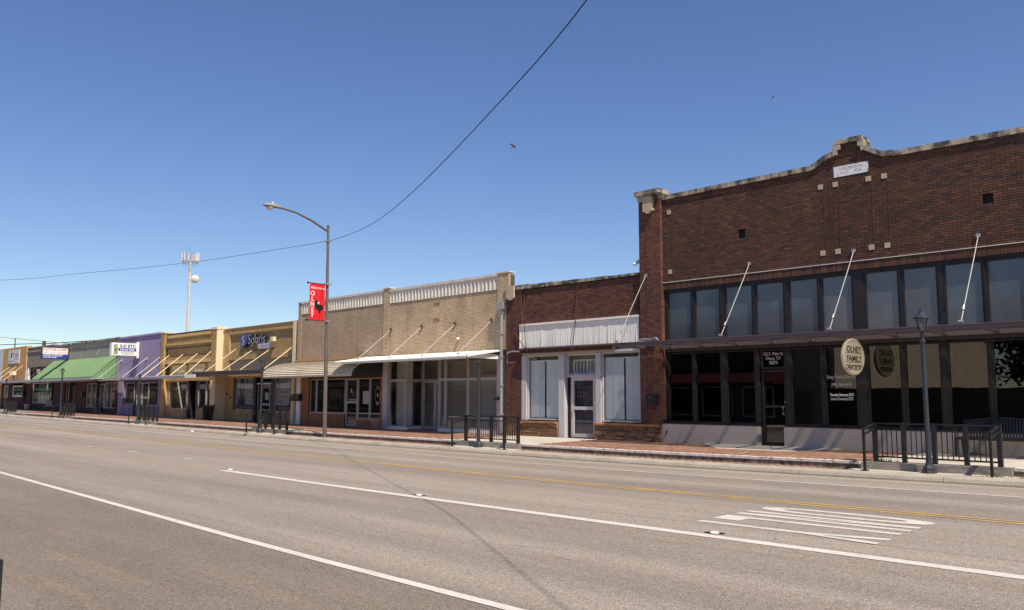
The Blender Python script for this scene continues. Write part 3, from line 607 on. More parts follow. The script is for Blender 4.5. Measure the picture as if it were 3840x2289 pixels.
# canopy: front channel, cross beams, smoked sheet, four stay rods
can = MB().box(-16.13, -2.4, 20.70, 20.78, 3.36, 3.475).build('canopy', m_fascia, den)
MB().box(-16.12, -2.41, 20.67, 20.699, 3.462, 3.482).box(-15.44, -2.45, 22.36, 22.44, 3.34, 3.475).box(-16.12, -16.05, 20.79, 22.30, 3.36, 3.472).each('canopy_trim', m_fascia, can)
k = 0
xb = -15.08
while xb < -2.6:
    box(can, 'cross_beam', m_fascia, xb-.055, xb+.055, 20.79, 22.355, 3.37, 3.44); xb += 1.17
MB().box(-16.04, -2.42, 20.785, 22.30, 3.443, 3.449).build('canopy_sheet', m_deck, can)
for xr, xx in ((-16.01, -16.02), (-12.32, -12.32), (-9.17, -9.17), (-6.07, -6.07), (-3.0, -3.0)):
    yw = D-.13 if xr < -15.5 else D
    r = MB().tube([(xx, yw-.01, 5.80), (xx, yw-.30, 5.41), (xx, 20.74, 3.50)], .0115, 8).build('stay_rod', m_rod, can)
    MB().box(xx-.05, xx+.05, yw-.04, yw-.001, 5.76, 5.85).tube([(xx-.05, 20.74, 3.54), (xx+.05, 20.74, 3.54)], .035, 8).build('bracket', m_galv, r)
    MB().tube([(xx, 21.05, 3.935), (xx, 20.97, 3.83)], .03, 8).build('turnbuckle', m_galv, r)
cb = MB().tube([(-16.35, D-.20, 3.66), (-16.1, D-.19, 3.70), (-15.8, D-.20, 3.66), (-15.62, D-.20, 3.72), (-15.53, D-.2, 3.62)], .025, 6).tube([(-16.3, D-.21, 3.62), (-15.9, D-.18, 3.63), (-15.55, D-.2, 3.68)], .018, 6).build('cable_bundle', m_galv, den)
MB().tube([(-15.30, D-.13, .69), (-15.30, D-.19, .69), (-15.30, D-.20, .62)], .022, 8).lathe([(.04, 0), (.04, .02)], (-15.30, D-.16, .72), 8).build('hose_tap', m_rust, den)
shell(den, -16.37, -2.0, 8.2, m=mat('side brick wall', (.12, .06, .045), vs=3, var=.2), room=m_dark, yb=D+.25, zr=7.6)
MB().box(-14.4, -13.2, 25, 25.1, .41, 2.2).box(-13.0, -12.6, 24.6, 25.0, .41, 1.3).each('interior_counter', m_room, den)

# ================================================================ MIDDLE STORE
mid = thing('brick_store', 'small red brick store with white ribbed sign panel and vertical blinds', 'building', (-19.3, 22.5, .35))
P = courses(-21.83, -16.40, 4.53, 5.83, D)
lay(mid, P, b_red2)
P = []
for a, c, yo in ((-22.70, -22.42, .012), (-22.41, -22.14, 0), (-22.13, -21.86, .012)): P += courses(a, c, .92, 5.86, D-.06+yo, bl=.2, depth=.06)
lay(mid, P, b_red2, 'pilaster_brick')
box(mid, 'pilaster', m_mortar, -22.69, -21.87, D-.032, D+.24, .1, 5.88)
box(mid, 'wall', m_mortard, -21.86, -16.40, D+.012, D+.24, 3.42, 5.86)
for i in range(5):
    a = -22.74+1.27*i; box(mid, 'coping_stone', m_coping, a+.004, a+1.266, D-.09 if i == 0 else D-.05, D+.35, 5.88 if i else 5.885, 6.05-.022*i)
MB().prism([(-22.58, 6.04), (-22.18, 6.04), (-22.18, 5.58), (-22.38, 5.48), (-22.58, 5.58)], D-.17, D-.092).build('shield_ornament', m_cream, mid)
wp = MB().box(-21.93, -16.38, D-.03, D+.01, 3.60, 3.625).build('sign_panel', m_white, mid)
n = 46; w = 5.53/n
vals = [random.uniform(-.012, .012) for _ in range(n+1)]
for i in range(n):
    a = -21.92+w*i; y = D-.052+random.uniform(-.004, .004)
    vb = random.uniform(0, .03)
    MB().hexa([(a+.003, y-vb, 3.63), (a+w-.012, y-vb*.7, 3.63), (a+w-.012, D+.01, 3.63), (a+.003, D+.01, 3.63), (a+.003, y, 4.455), (a+w-.012, y, 4.455), (a+w-.012, D+.01, 4.455), (a+.003, D+.01, 4.455)]).build('panel_strip', m_white, wp)
MB().box(-21.93, -16.37, D-.1, D+.005, 4.46, 4.53).box(-21.94, -21.925, D-.09, D+.005, 3.60, 4.459).each('panel_trim', m_white, wp)
MB().box(-21.85, -17.4, D-.18, D+.1, 3.43, 3.56).box(-21.85, -17.4, D-.24, D-.18, 3.40, 3.43).box(-21.85, -17.4, D-.22, D-.18, 3.54, 3.575).build('rusty_beam', m_rust, mid)
for pts in ([(-21.75, D-.02, 5.80), (-21.6, D-.2, 4.6), (-21.45, D-.24, 3.6)], [(-19.09, D-.02, 5.76), (-19.12, D-.1, 4.6), (-19.17, D-.22, 3.5)], [(-22.2, D-.08, 4.24), (-21.8, D-.15, 3.85), (-21.42, D-.22, 3.5)]):
    MB().tube(pts, .014, 6).lathe([(.03, -.03), (.03, .03)], pts[-1], 6).build('hanger_rod', m_rust, mid)
# shopfront
box(mid, 'head_beam', m_bluewhite, -21.85, -16.40, D-.02, D+.14, 3.335, 3.42)
for a, c in ((-21.86, -21.62), (-20.00, -19.735), (-18.28, -18.06)): box(mid, 'pier', m_bluewhite, a, c, D-.04, D+.15, .30 if a > -21 else .94, 3.333)
for (a, c, yb) in ((-21.61, -20.01, 0), (-18.05, -16.42, 0)):
    w = window(mid, a, c, .955, 3.33, D+.05, m_bluewhite, m_clear, .05, .07, 'shop_window')
    box(w, 'blind_rail', m_blind, a+.08, c-.02, D+.11, D+.18, 3.10, 3.15)
    x = a+.07
    k = 0
    while x < c-.06:
        gap = (a < -21 and 9 <= k <= 9) or (a > -20 and k == 10)
        if not gap:
            ang = R(random.uniform(-9, 9)); hx, hy = .043*math.cos(ang), .043*math.sin(ang)
            MB().hexa([(x-hx, D+.145-hy, 1.03), (x+hx, D+.145+hy, 1.03), (x+hx, D+.148+hy, 1.03), (x-hx, D+.148-hy, 1.03), (x-hx, D+.145-hy, 3.10), (x+hx, D+.145+hy, 3.10), (x+hx, D+.148+hy, 3.10), (x-hx, D+.148-hy, 3.10)]).build('blind_slat', m_blind, w)
        x += .083; k += 1
tw = window(mid, -19.73, -18.285, 2.56, 3.33, D+.16, m_bluewhite, m_clear, .06, .07, 'transom_window')
sh = MB().box(-19.6, -18.32, D+.3, D+.33, 3.08, 3.13).box(-19.6, -18.32, D+.3, D+.33, 2.63, 2.69)
for x in [-19.6+.16*i for i in range(9)]: sh.box(x, x+(.07 if x in (-19.6,) or abs(x+18.96) < .02 else .035), D+.301, D+.329, 2.691, 3.079)
sh.build('inner_sash', m_blind, tw)
text(tw, 'lettering', '123 E. Main', .11, m_letterblk, (-19.0, D+.15, 2.62), sx=.95, ext=.002)
box(mid, 'door_head', m_bluewhite, -19.73, -18.285, D+.06, D+.2, 2.50, 2.558)
dr = window(mid, -19.55, -18.42, .38, 2.495, D+.16, m_bluewhite, m_clear, .12, .06, 'door', bars=(1.40,))
MB().box(-19.50, -19.47, D+.10, D+.13, 1.12, 1.30).build('handle', m_galv, dr)
text(dr, 'lettering', 'Wilma\nLambert', .14, mat('gold leaf', (.13, .095, .05), var=0, fine=None), (-18.98, D+.15, 1.92), ext=.001)
cu = MB(); n = 46; vs = []
for i in range(n+1):
    x = -19.5+1.03*i/n; y = D+.30+.035*math.sin(i*.9)+.02*math.sin(i*.37+1)
    vs += [(x, y, .42), (x, y*.999+.02, 2.48)]
cu.add(vs, [(2*i, 2*i+2, 2*i+3, 2*i+1) for i in range(n)]).build('curtain', m_curtain, dr, smooth=True)
for a, c in ((-19.72, -19.56), (-18.41, -18.29)): window(mid, a, c, .38, 2.495, D+.17, m_brz, m_darkgl, .03, .05, 'side_light')
# ledge-stone bulkheads
for a, c in ((-21.80, -20.02), (-18.24, -15.50)):
    yo = D-.10 if a < -20 else D-.2; P = []; z = .30; far = c < -20
    while z < .82:
        h = random.choice((.03, .04, .05, .06)); x = a
        while x < c-.02:
            w = min(random.uniform(.1, .38), c-x); P.append((x+w/2, yo+.1+random.uniform(-.012, .012), z+h/2, w-.006, .2, h-.006)); x += w
        z += h
    lay(mid, P, b_stone, 'ledge_stone', 150)
    lay(mid, [(a+.0365*(2*i+1), yo+.07, .872, .066, .24, .07) for i in range(int((c-a)/.073))], b_orng, 'cap_brick', 60)
    box(mid, 'bulkhead', m_mortard, a+.02, c-.02, yo+.05, D+.12, .1, .835)
P = courses(-22.70, -21.84, .1, .86, D-.10, bl=.2, depth=.08); lay(mid, P, b_stone, 'base_brick', 40)
MB().tube([(-22.6, D-.08, 3.45), (-22.35, D-.10, 3.52), (-21.9, D-.10, 3.50)], .03, 6).tube([(-22.6, D-.08, 3.45), (-22.6, D-.075, 3.1), (-22.3, D-.075, 3.08)], .01, 6).build('conduit', m_galv, mid)
shell(mid, -22.72, -16.40, 5.3, yb=D+.45, room=m_room, zr=5.2)
box(mid, 'interior_backing', m_room, -21.6, -16.45, D+.6, D+.62, .41, 3.44)

# ================================================================ TAN DOUBLE STORE
tan = thing('tan_brick_building', 'tan brick double storefront with fluted frieze, white canopy and curved striped awning', 'building', (-30.3, 22.5, .35))
ok = lambda a, c, za, zb: True
lay(tan, courses(-30.24, -23.20, 3.62, 5.97, D, ch=.058, bl=.2, j=.010, yj=.001) + courses(-23.2, -22.56, 3.62, 6.62, D-.03, ch=.058, depth=.08) + courses(-30.70, -30.26, 3.66, 6.68, D-.03, ch=.058, depth=.08), b_tan)
lay(tan, courses(-37.78, -30.72, 3.66, 6.0, D, ch=.058, j=.010, yj=.001) + courses(-38.10, -37.79, 3.4, 6.62, D-.03, ch=.058, depth=.08), b_tan2, 'left_brick', 60)
box(tan, 'wall', m_tanmort, -38.08, -22.58, D+.011, D+.30, 3.44, 6.55)
for a, c, zt in ((-30.22, -23.21, 6.53), (-37.77, -30.72, 6.56)):
    n = 31; w = (c-a)/n
    vs = []; K = 8
    mb = MB()
    for i in range(K+1):
        t = i/K; x = w*(.04+.92*t); yy = .040*math.sin(math.pi*t)
        vs += [(x, yy-.03, -.02 if False else 0), (x, yy-.03, .53)]
    mb.add(vs, [(2*i, 2*i+2, 2*i+3, 2*i+1) for i in range(K)])
    mb.add([(0, -.03, 0), (w*.04, -.03, 0), (w*.04, -.03, .53), (0, -.03, .53)], [(0, 1, 2, 3)]).add([(w*.96, -.03, 0), (w, -.03, 0), (w, -.03, .53), (w*.96, -.03, .53)], [(0, 1, 2, 3)])
    mb.add([(0, -.03, 0), (w, -.03, 0), (w, .08, -.03), (0, .08, -.03)], [(0, 1, 2, 3)])
    fo = mb.build('flute', m_flute, recalc=False); me = fo.data; bpy.data.objects.remove(fo)
    o0 = ORG[tan.name]
    for i in range(n):
        o = bpy.data.objects.new('flute', me); o.parent = tan; o.location = (a+w*i-o0.x, D-o0.y, 6.0+(.02 if a < -35 else 0)-o0.z); COL.objects.link(o)
    box(tan, 'frieze_cap', m_flute, a-.01, c+.01, D-.05, D+.32, zt, zt+.1)
for a, c, zt in ((-38.12, -37.78, 6.66), (-30.72, -30.24, 6.74), (-23.21, -22.55, 6.67)): box(tan, 'pilaster_cap', m_flute, a-.02, c+.01, D-.06, D+.32, zt-.05, zt)
wc = MB(); n = 70                                                     # right canopy: ribbed white sheet sloping to the kerb
can = MB().box(-31.3, -23.1, 20.70, 20.75, 3.22, 3.31).box(-23.13, -23.05, 20.76, 22.45, 3.25, 3.42).build('canopy', m_white, tan)
vs = []; xs = []
x = -31.9
while x < -23.03: xs += [x, x+.09, x+.105, x+.15, x+.165]; x += .2
for i, x in enumerate(xs):
    up = .022 if i % 5 in (2, 3) else 0
    ye = 20.66
    vs += [(x, ye, 3.318+up), (x, 22.47, 3.60+up)]
wc.add(vs, [(2*i, 2*i+2, 2*i+3, 2*i+1) for i in range(len(xs)-1)])
wc.add([(p[0], p[1], p[2]-.035) for p in vs], [(2*i, 2*i+1, 2*i+3, 2*i+2) for i in range(len(xs)-1)])
wc.add([(-31.9, 20.66, 3.285), (-23.03, 20.66, 3.285), (-23.03, 20.66, 3.32), (-31.9, 20.66, 3.32), (-23.03, 22.47, 3.56), (-23.03, 22.47, 3.60)], [(0, 1, 2, 3), (1, 4, 5, 2)])
wc.build('canopy_sheet', m_white, can, recalc=False)
mb = MB()
for i in range(0, 44): mb.lathe([(.014, 0), (.014, .012)], (-31.7+.2*i, 20.74, 3.33), 6)
mb.build('screw_heads', m_rust, can)
for x in (-30.12, -27.92, -25.745, -23.565):
    r = MB().tube([(x, D-.02, 4.775), (x, 20.75, 3.43)], .014, 8).build('stay_rod', m_rod, can)
    MB().box(x-.05, x+.05, D-.05, D-.001, 4.70, 4.86).build('bracket', m_rust, r)
    MB().tube([(x, 21.25, 3.815), (x, 21.13, 3.725)], .034, 8).tube([(x-.05, 20.76, 3.41), (x+.05, 20.76, 3.41)], .03, 8).build('turnbuckle', m_galv, r)
MB().lathe([(.0, -.03), (.06, -.03), (.075, 0), (.05, .05), (0, .06)], (-25.5, D-.06, 4.16), 10).build('knob_lamp', m_white, tan)
for x, z in ((-26.93, 5.72), (-26.95, 5.05)): box(tan, 'rust_plate', mat('rust stain', (.32, .17, .05), var=.3, vs=15), x-.2, x+.2, D-.012, D+.02, z-.06, z+.06)
mb = MB().box(-23.03, -22.73, D-.24, D-.035, 5.18, 5.46); mb.prism([(-23.0, 5.18), (-22.76, 5.18), (-22.82, 4.98), (-22.94, 4.98)], D-.2, D-.06)
mb.tube([(-22.88, D-.12, 5.0), (-22.88, D-.12, .42)], .065, 8).build('downspout', m_galv, tan)
for z in (4.2, 3.3, 2.2, 1.1): box(tan, 'pipe_strap', m_galv, -22.97, -22.79, D-.19, D-.05, z, z+.04)
# white shopfront (right half)
box(tan, 'shop_pier', m_bluewhite, -30.62, -30.28, D-.05, D+.2, .2, 3.43); box(tan, 'shop_pier', m_bluewhite, -23.20, -22.95, D-.05, D+.2, .2, 3.43)
box(tan, 'shop_head', m_bluewhite, -30.27, -23.21, D-.02, D+.12, 3.40, 3.44)
def fp(mb, x0, x1, z0, z1, y=D+.02, d=.09): mb.box(x0, x1, y, y+d, z0, z1)
def bay(x0, x1, y=D+.05, z0=.49, zt=3.395, tb=2.50):
    w = window(tan, x0, x1, z0, tb, y, m_alu, m_clear, .05, .08, 'shop_window'); window(tan, x0, x1, tb+.004, zt, y, m_alu, m_clear, .045, .08, 'transom_window'); return w
bay(-30.26, -28.98)
YR = D+.85
# angled return pane on the left of the entry
for z0, z1, nm in ((.49, 2.50, 'shop_window'), (2.504, 3.395, 'transom_window')):
    mb = MB(); p0, p1 = Vector((-28.95, D+.04, 0)), Vector((-28.86, YR, 0)); dv = (p1-p0).normalized()
    def qd(a, c, z0_, z1_, th=.035, mb=mb):
        A, B = p0+dv*a, p0+dv*c; nx = Vector((dv.y, -dv.x, 0))*th
        mb.hexa([(A-nx)+Vector((0, 0, z0_)), (B-nx)+Vector((0, 0, z0_)), (B+nx)+Vector((0, 0, z0_)), (A+nx)+Vector((0, 0, z0_)), (A-nx)+Vector((0, 0, z1_)), (B-nx)+Vector((0, 0, z1_)), (B+nx)+Vector((0, 0, z1_)), (A+nx)+Vector((0, 0, z1_))])
    L = (p1-p0).length
    qd(0, .05, z0, z1); qd(L-.05, L, z0, z1); qd(.05, L-.05, z0, z0+.05); qd(.05, L-.05, z1-.05, z1)
    w = mb.build(nm, m_alu, tan); mb2 = MB(); qd(.03, L-.03, z0+.03, z1-.03, .003, mb2); mb2.build('pane', m_clear, w)
MB().hexa([(-28.97, D+.02, .2), (-28.86, YR, .2), (-28.95, YR, .2), (-29.06, D+.02, .2), (-28.97, D+.02, .485), (-28.86, YR, .485), (-28.95, YR, .485), (-29.06, D+.02, .485)]).build('bulkhead', m_white, tan)
for a, c in ((-28.84, -28.01), (-28.0, -27.17)):
    dr = window(tan, a, c, .42, 2.48, YR+.03, m_alu, m_clear, .085, .06, 'door')
    MB().tube([(a+.06, YR-.03, 1.42), (c-.06, YR-.03, 1.42)], .016, 6).build('push_bar', m_alu, dr)
window(tan, -28.86, -27.15, 2.504, 3.395, YR+.03, m_alu, m_clear, .05, .08, 'transom_window')
box(tan, 'threshold', m_alu, -28.86, -27.15, YR-.05, YR+.1, .34, .42)
bay(-26.72, -26.36); bay(-26.34, -24.97); bay(-24.95, -23.21)
w = window(tan, -26.80, -26.74, .45, 3.395, D+.35, m_alu, m_clear, .025, .7, 'return_frame')
window(tan, -27.14, -27.06, .45, 3.395, YR-.02, m_alu, m_clear, .03, .08, 'return_frame')
for a, c in ((-30.27, -28.99), (-26.80, -23.21)): box(tan, 'bulkhead', m_white, a, c, D+.0, D+.10, .2, .485)
box(tan, 'entry_ceiling', m_white, -28.95, -26.75, D+.10, YR-.02, 3.40, 3.44)
box(tan, 'entry_floor', m_riser, -28.9, -26.8, D+.02, YR, .2, .375)
box(tan, 'inner_panel', m_roomw, -26.1, -24.6, D+1.8, D+1.85, .41, 2.75)
MB().box(-26.18, -26.1, D+1.78, D+1.84, .41, 2.8).box(-24.6, -24.52, D+1.78, D+1.84, .41, 2.8).box(-26.1, -24.6, D+1.78, D+1.84, 2.72, 2.8).each('inner_panel_trim', m_alu, tan)
box(tan, 'window_backing', m_backing, -30.2, -29.05, D+.42, D+.45, .41, 3.4); box(tan, 'inner_wall', m_backing, -30.2, -23.0, D+2.1, D+2.15, .41, 3.4)  # pale panels added behind the glass to make the panes look lighter
# rent-office storefront under the curved awning (left half)
box(tan, 'shop_pier', m_white, -37.98, -37.62, D-.07, D+.2, .2, 3.45)
lay(tan, courses(-37.61, -36.88, .25, 2.72, D-.02, ch=.05, bl=.28, j=.008) + courses(-36.88, -33.72, .25, .95, D+.02, ch=.05, bl=.28, j=.008) + courses(-32.7, -30.82, .25, .72, D+.02, ch=.05, bl=.28, j=.008) + courses(-30.81, -30.63, .25, 2.72, D-.03, ch=.05, bl=.18, j=.008), b_orng, 'roman_brick', 100)
mb = MB().box(-37.6, -36.9, D+.0, D+.2, .2, 3.45).box(-36.9, -33.72, D+.03, D+.2, .2, .955).box(-32.7, -30.8, D+.03, D+.2, .2, .725).box(-30.80, -30.63, D-.01, D+.2, .2, 3.45).box(-36.9, -30.8, D+.06, D+.2, 2.66, 3.45)
mb.each('storefront_wall', m_rust, tan)
wn_ = [(-36.87, -36.30), (-36.28, -33.74)]
for a, c in wn_: w1 = window(tan, a, c, .96, 2.655, D+.09, m_alu, m_darkgl, .05, .07, 'shop_window')
for a, c in ((-32.68, -31.74), (-31.72, -30.83)): w2 = window(tan, a, c, .73, 2.655, D+.09, m_alu, m_darkgl, .05, .07, 'shop_window', bars=(1.02,))
dr = window(tan, -33.70, -32.72, .40, 2.655, D+.10, m_alu, m_darkgl, .09, .06, 'door', bars=(1.52,))
text(dr, 'lettering', 'R', .27, m_letterwht, (-33.26, D+.09, 1.98), sx=.8, ext=.002); text(dr, 'lettering', 'C', .27, m_signpink, (-33.10, D+.088, 1.82), sx=.8, ext=.002)
text(dr, 'lettering', '117 East Main', .12, m_letterwht, (-33.2, D+.09, 1.60), sx=.9, ext=.002)
MB().box(-35.55, -34.2, D+.12, D+.125, 1.18, 2.15).build('notice', m_signwood, w1)
for a, c, z0, z1 in ((-35.5, -35.1, 1.68, 2.13), (-35.2, -34.65, 1.75, 1.95), (-35.5, -34.25, 1.42, 1.66)): MB().box(a, c, D+.115, D+.119, z0, z1).build('notice', m_paper, w1)
MB().box(-32.3, -31.8, D+.075, D+.08, 1.45, 2.05).build('notice', m_paper, w2)
se = MB(); cx, cz = -31.15, 1.83                                     # round white seal with star
for k in range(20):
    a = 2*math.pi*k/20; se.disc((cx+.17*math.cos(a), D+.078, cz+.40*math.sin(a)), .026, .034, .004, 8, 'y')
se.prism([(cx+(.09 if k % 2 == 0 else .035)*math.sin(2*math.pi*k/10), cz+.03+(.16 if k % 2 == 0 else .065)*math.cos(2*math.pi*k/10)) for k in range(10)], D+.076, D+.08)
se.disc((cx, D+.078, cz-.36), .09, .09, .004, 16, 'y')
se.build('window_seal', mat('grey white film', (.42, .40, .40), var=.3, vs=20), w2)
aw = MB()                                                             # curved awning of lapped slats
def arc(t): a = t*math.pi/2*.96; return (D-.03-1.62*math.sin(a)**1.0*1.0, 2.72+.74*math.cos(a))
A0, A1 = -38.72, -30.72
aw = MB().prismx([arc(i/12) for i in range(13)]+[(D-.03, 2.72)], A1-.03, A1).build('curved_awning', m_awndark, tan)
MB().prismx([arc(i/12) for i in range(13)]+[(D-.03, 2.72)], A0, A0+.03).build('awning_end', m_awndark, aw)
N = 13
for i in range(N):
    (y0, z0), (y1, z1) = arc(i/N), arc((i+1)/N); ny, nz = (z0-z1), (y1-y0); L = math.hypot(ny, nz); ny, nz = -abs(ny)/L, abs(nz)/L
    o = .05
    MB().hexa([(A0, y0+ny*.004, z0+nz*.004), (A1, y0+ny*.004, z0+nz*.004), (A1, y1+ny*.002, z1+nz*.002), (A0, y1+ny*.002, z1+nz*.002), (A0, y0+ny*.008, z0+nz*.008), (A1, y0+ny*.008, z0+nz*.008), (A1, y1+ny*o, z1+nz*o), (A0, y1+ny*o, z1+nz*o)]).build('slat', m_awncream, aw)
ye, ze = arc(1)
mb = MB()
for i in range(60):
    a = A0+(A1-A0)*i/60; c = A0+(A1-A0)*(i+1)/60; mb.prism([(a+.002, ze+.03), (c-.002, ze+.03), (c-.002, ze-.05), (c-.03, ze-.085), (a+.03, ze-.085), (a+.002, ze-.05)], ye-.02, ye-.012)
mb.build('valance', m_awncream, aw)
fl = MB().box(-38.15, -31.9, D-.16, D+.0, 3.50, 3.56).box(-38.15, -31.9, D-.19, D+.0, 3.565, 3.61).box(-38.13, -31.9, D-.1, D+.0, 3.615, 3.66).each('flashing', m_solrec, tan)
shell(tan, -38.08, -22.58, 6.2, yb=D+.3, room=m_room, zr=5.6)

# ================================================================ SOLARIS BUILDING (set back a little)
F = 22.9; sc = F/22.5
def sx(x): return x*sc
def sz(z): return CAMZ+(z-CAMZ)*sc
sol = thing('painted_brick_building', 'painted tan brick building with recessed panels and the Solaris Hospice letters', 'building', (-42.8, F, .42))
L0, L1 = -47.25, -38.66
zt = 5.76; r1 = (sx(-45.70), sx(-38.62), sz(4.30), sz(5.35)); r2 = (sx(-45.65), sx(-38.40), 3.15, sz(3.85))
mb = MB()
mb.box(L0, L1, F, F+.3, r1[3], zt).box(L0, L1, F+.001, F+.3, r2[3], r1[2])
mb.box(L0, r1[0], F+.0005, F+.3, r1[2], r1[3]).box(r1[1], L1, F+.0005, F+.3, r1[2], r1[3]).box(L0, r2[0], F+.0005, F+.3, 2.9, r2[3]).box(r2[1], L1, F+.0005, F+.3, 2.9, r2[3])
mb.build('wall', m_solbrick, sol)
lay(sol, [p for p in courses(L0+.75, L1-.02, r1[3]+.02, zt-.05, F-.012, ch=.075, j=.01, depth=.05) + courses(L0+.75, L1-.02, r2[3]+.01, r1[2]-.01, F-.012, ch=.075, j=.01, depth=.05)], (m_solbrick, m_solbrick), 'brick', 0)
rp = box(sol, 'recessed_panel', m_solrec, r1[0], r1[1], F+.10, F+.2, r1[2], r1[3])
lay(sol, courses(r1[0]+.02, r1[1]-.02, r1[2]+.02, r1[3]-.1, F+.09, ch=.075, j=.01, depth=.05), (m_solrec, m_solrec), 'panel_brick', 0)
box(sol, 'pale_panel', m_solpale, r2[0], r2[1], F+.10, F+.2, r2[2], r2[3]); box(sol, 'panel_band', m_solrec, r1[0], r1[1], F+.03, F+.098, r1[3]-.1, r1[3])
MB().box(L0, L1+.02, F-.05, F+.34, zt+.002, zt+.035).build('coping', m_solpale, sol)
box(sol, 'end_pilaster', m_creampaint, -38.72, -38.44, 22.56, F+.3, .3, zt+.0)
# lower front
mb = MB().box(L0, -45.9, F+.25, F+.5, .3, 2.95).box(-45.9, -43.45, F+.12, F+.4, .3, 1.02).box(-41.15, L1, F+.0, F+.3, .3, 1.0).box(-39.02, L1, F+.0, F+.3, 1.0, 2.95)
mb.each('lower_wall', m_solbrick, sol); box(sol, 'lintel', m_solbrick, L0, L1, F+.02, F+.25, 2.86, 3.14)
for (x, z) in ((-47.0, 1.92), (-46.6, 1.72)): MB().disc((x, F+.24, z), .07, .07, .05, 12, 'y').build('wall_fitting', m_iron, sol)
MB().box(-46.0, -45.75, F+.10, F+.3, 1.02, 2.88).box(-43.55, -43.25, F+.05, F+.3, .35, 2.88).box(-41.5, -41.15, F+.05, F+.3, .35, 2.88).each('dark_frame', m_brz, sol)
w = window(sol, -45.74, -43.56, 1.03, 2.86, F+.16, m_alu, m_clear, .035, .06, 'shop_window')
def poster(w, x0, x1, z0, z1, y, lines, face):
    p = MB().box(x0, x1, y+.05, y+.06, z0, z1).build('poster', m_poster, w)
    MB().box(x0, x1, y+.044, y+.0495, z0, z0+.26).build('poster_band', m_letterblk, w)
    fx, s = face; hd = [(fx+.26*s, z0+.27), (fx-.45*s, z0+.27), (fx-.42*s, z0+.75), (fx-.2*s, z0+.95)]
    cz = z1-.50
    MB().disc((fx, y+.046, cz-.02), .30, .50, .004, 24, 'y').build('portrait_hair', m_hair, w)
    MB().prism([(fx-.42, z0+.262), (fx+.40, z0+.262), (fx+.34, z0+.70), (fx+.12, z0+.92), (fx-.12, z0+.92), (fx-.36, z0+.72)], y+.046, y+.049).build('portrait_body', m_hair, w)
    MB().disc((fx+.03, y+.0435, cz-.06), .17, .27, .004, 20, 'y').box(fx-.04, fx+.1, y+.042, y+.0445, cz-.42, cz-.3).build('portrait_face', m_skin, w)
    for k, (t, tx_, tz) in enumerate(lines): text(w, 'poster_text', t, .19, m_letterblk, (tx_, y+.046, tz), ext=.001, shear=.15, sx=.9)
    text(w, 'poster_text', 'www.solarisfamily.com', .18, m_letterwht, ((x0+x1)/2, y+.04, z0+.08), ext=.001, sx=.95)
def logo(w, x, z, y, s):
    MB().disc((x, y+.045, z), .13*s, .19*s, .004, 20, 'y').build('poster_logo', m_navy, w)
    text(w, 'poster_text', 'S', .26*s, m_poster, (x, y+.041, z-.09*s), ext=.001); text(w, 'poster_text', 'Solaris', .27*s, mat('grey print', (.14, .13, .14), var=0, fine=None), (x+.18*s, y+.046, z-.08*s), align='LEFT', ext=.001)
poster(w, -45.70, -43.60, 1.06, 2.84, F+.16, [('"Solaris put', -44.15, 1.98), ('us first', -43.95, 1.72)], (-45.15, 1)); logo(w, -44.55, 2.58, F+.16, 1.0)
w = window(sol, -41.14, -39.03, 1.01, 2.86, F+.10, m_alu, m_clear, .035, .06, 'shop_window')
poster(w, -41.1, -39.07, 1.04, 2.84, F+.10, [('"Solaris made', -40.35, 1.98), ('every day', -40.45, 1.72), ('matter"', -40.55, 1.46)], (-39.32, -1)); logo(w, -40.95, 2.58, F+.1, 1.0)
window(sol, -43.24, -41.51, 2.55, 2.86, F+.2, m_brz, m_darkgl, .05, .06, 'transom_window')
window(sol, -43.2, -42.85, .42, 2.53, F+.2, m_alu, m_darkgl, .05, .06, 'side_light')
dr = window(sol, -42.83, -41.8, .42, 2.53, F+.2, m_alu, m_darkgl, .09, .06, 'door', bars=(1.35,)); box(sol, 'door_closer', m_white, -43.2, -41.6, F+.1, F+.16, 2.47, 2.53)
MB().box(-42.35, -42.0, F+.18, F+.185, 1.6, 2.0).build('notice', m_paper, dr)
box(sol, 'interior_gap', m_brz, -41.79, -41.51, F+.15, F+.2, .42, 2.53)
can = MB().box(-47.35, -38.85, 21.08, 21.16, 2.93, 3.17).build('canopy', m_brownmetal, sol)
MB().box(-47.34, -38.86, 21.17, F-.02, 3.10, 3.16).build('canopy_deck', m_brownmetal, can); MB().box(-47.36, -38.84, 21.06, 21.09, 3.10, 3.19).each('canopy_trim', m_brownmetal, can)
for x, zt_ in ((-45.7, 4.47), (-43.7, 4.34), (-41.6, 4.34), (-39.0, 4.46)):
    r = MB().tube([(x, F-.02, sz(zt_)), (x, 21.14, 3.19)], .023, 8).build('stay_rod', m_creampaint, can); MB().box(x-.05, x+.05, F-.05, F-.001, sz(zt_)-.07, sz(zt_)+.07).build('bracket', m_solbrick, r)
shell(sol, L0, L1, 5.5, yb=F+.52, room=m_dark, zr=5.0)
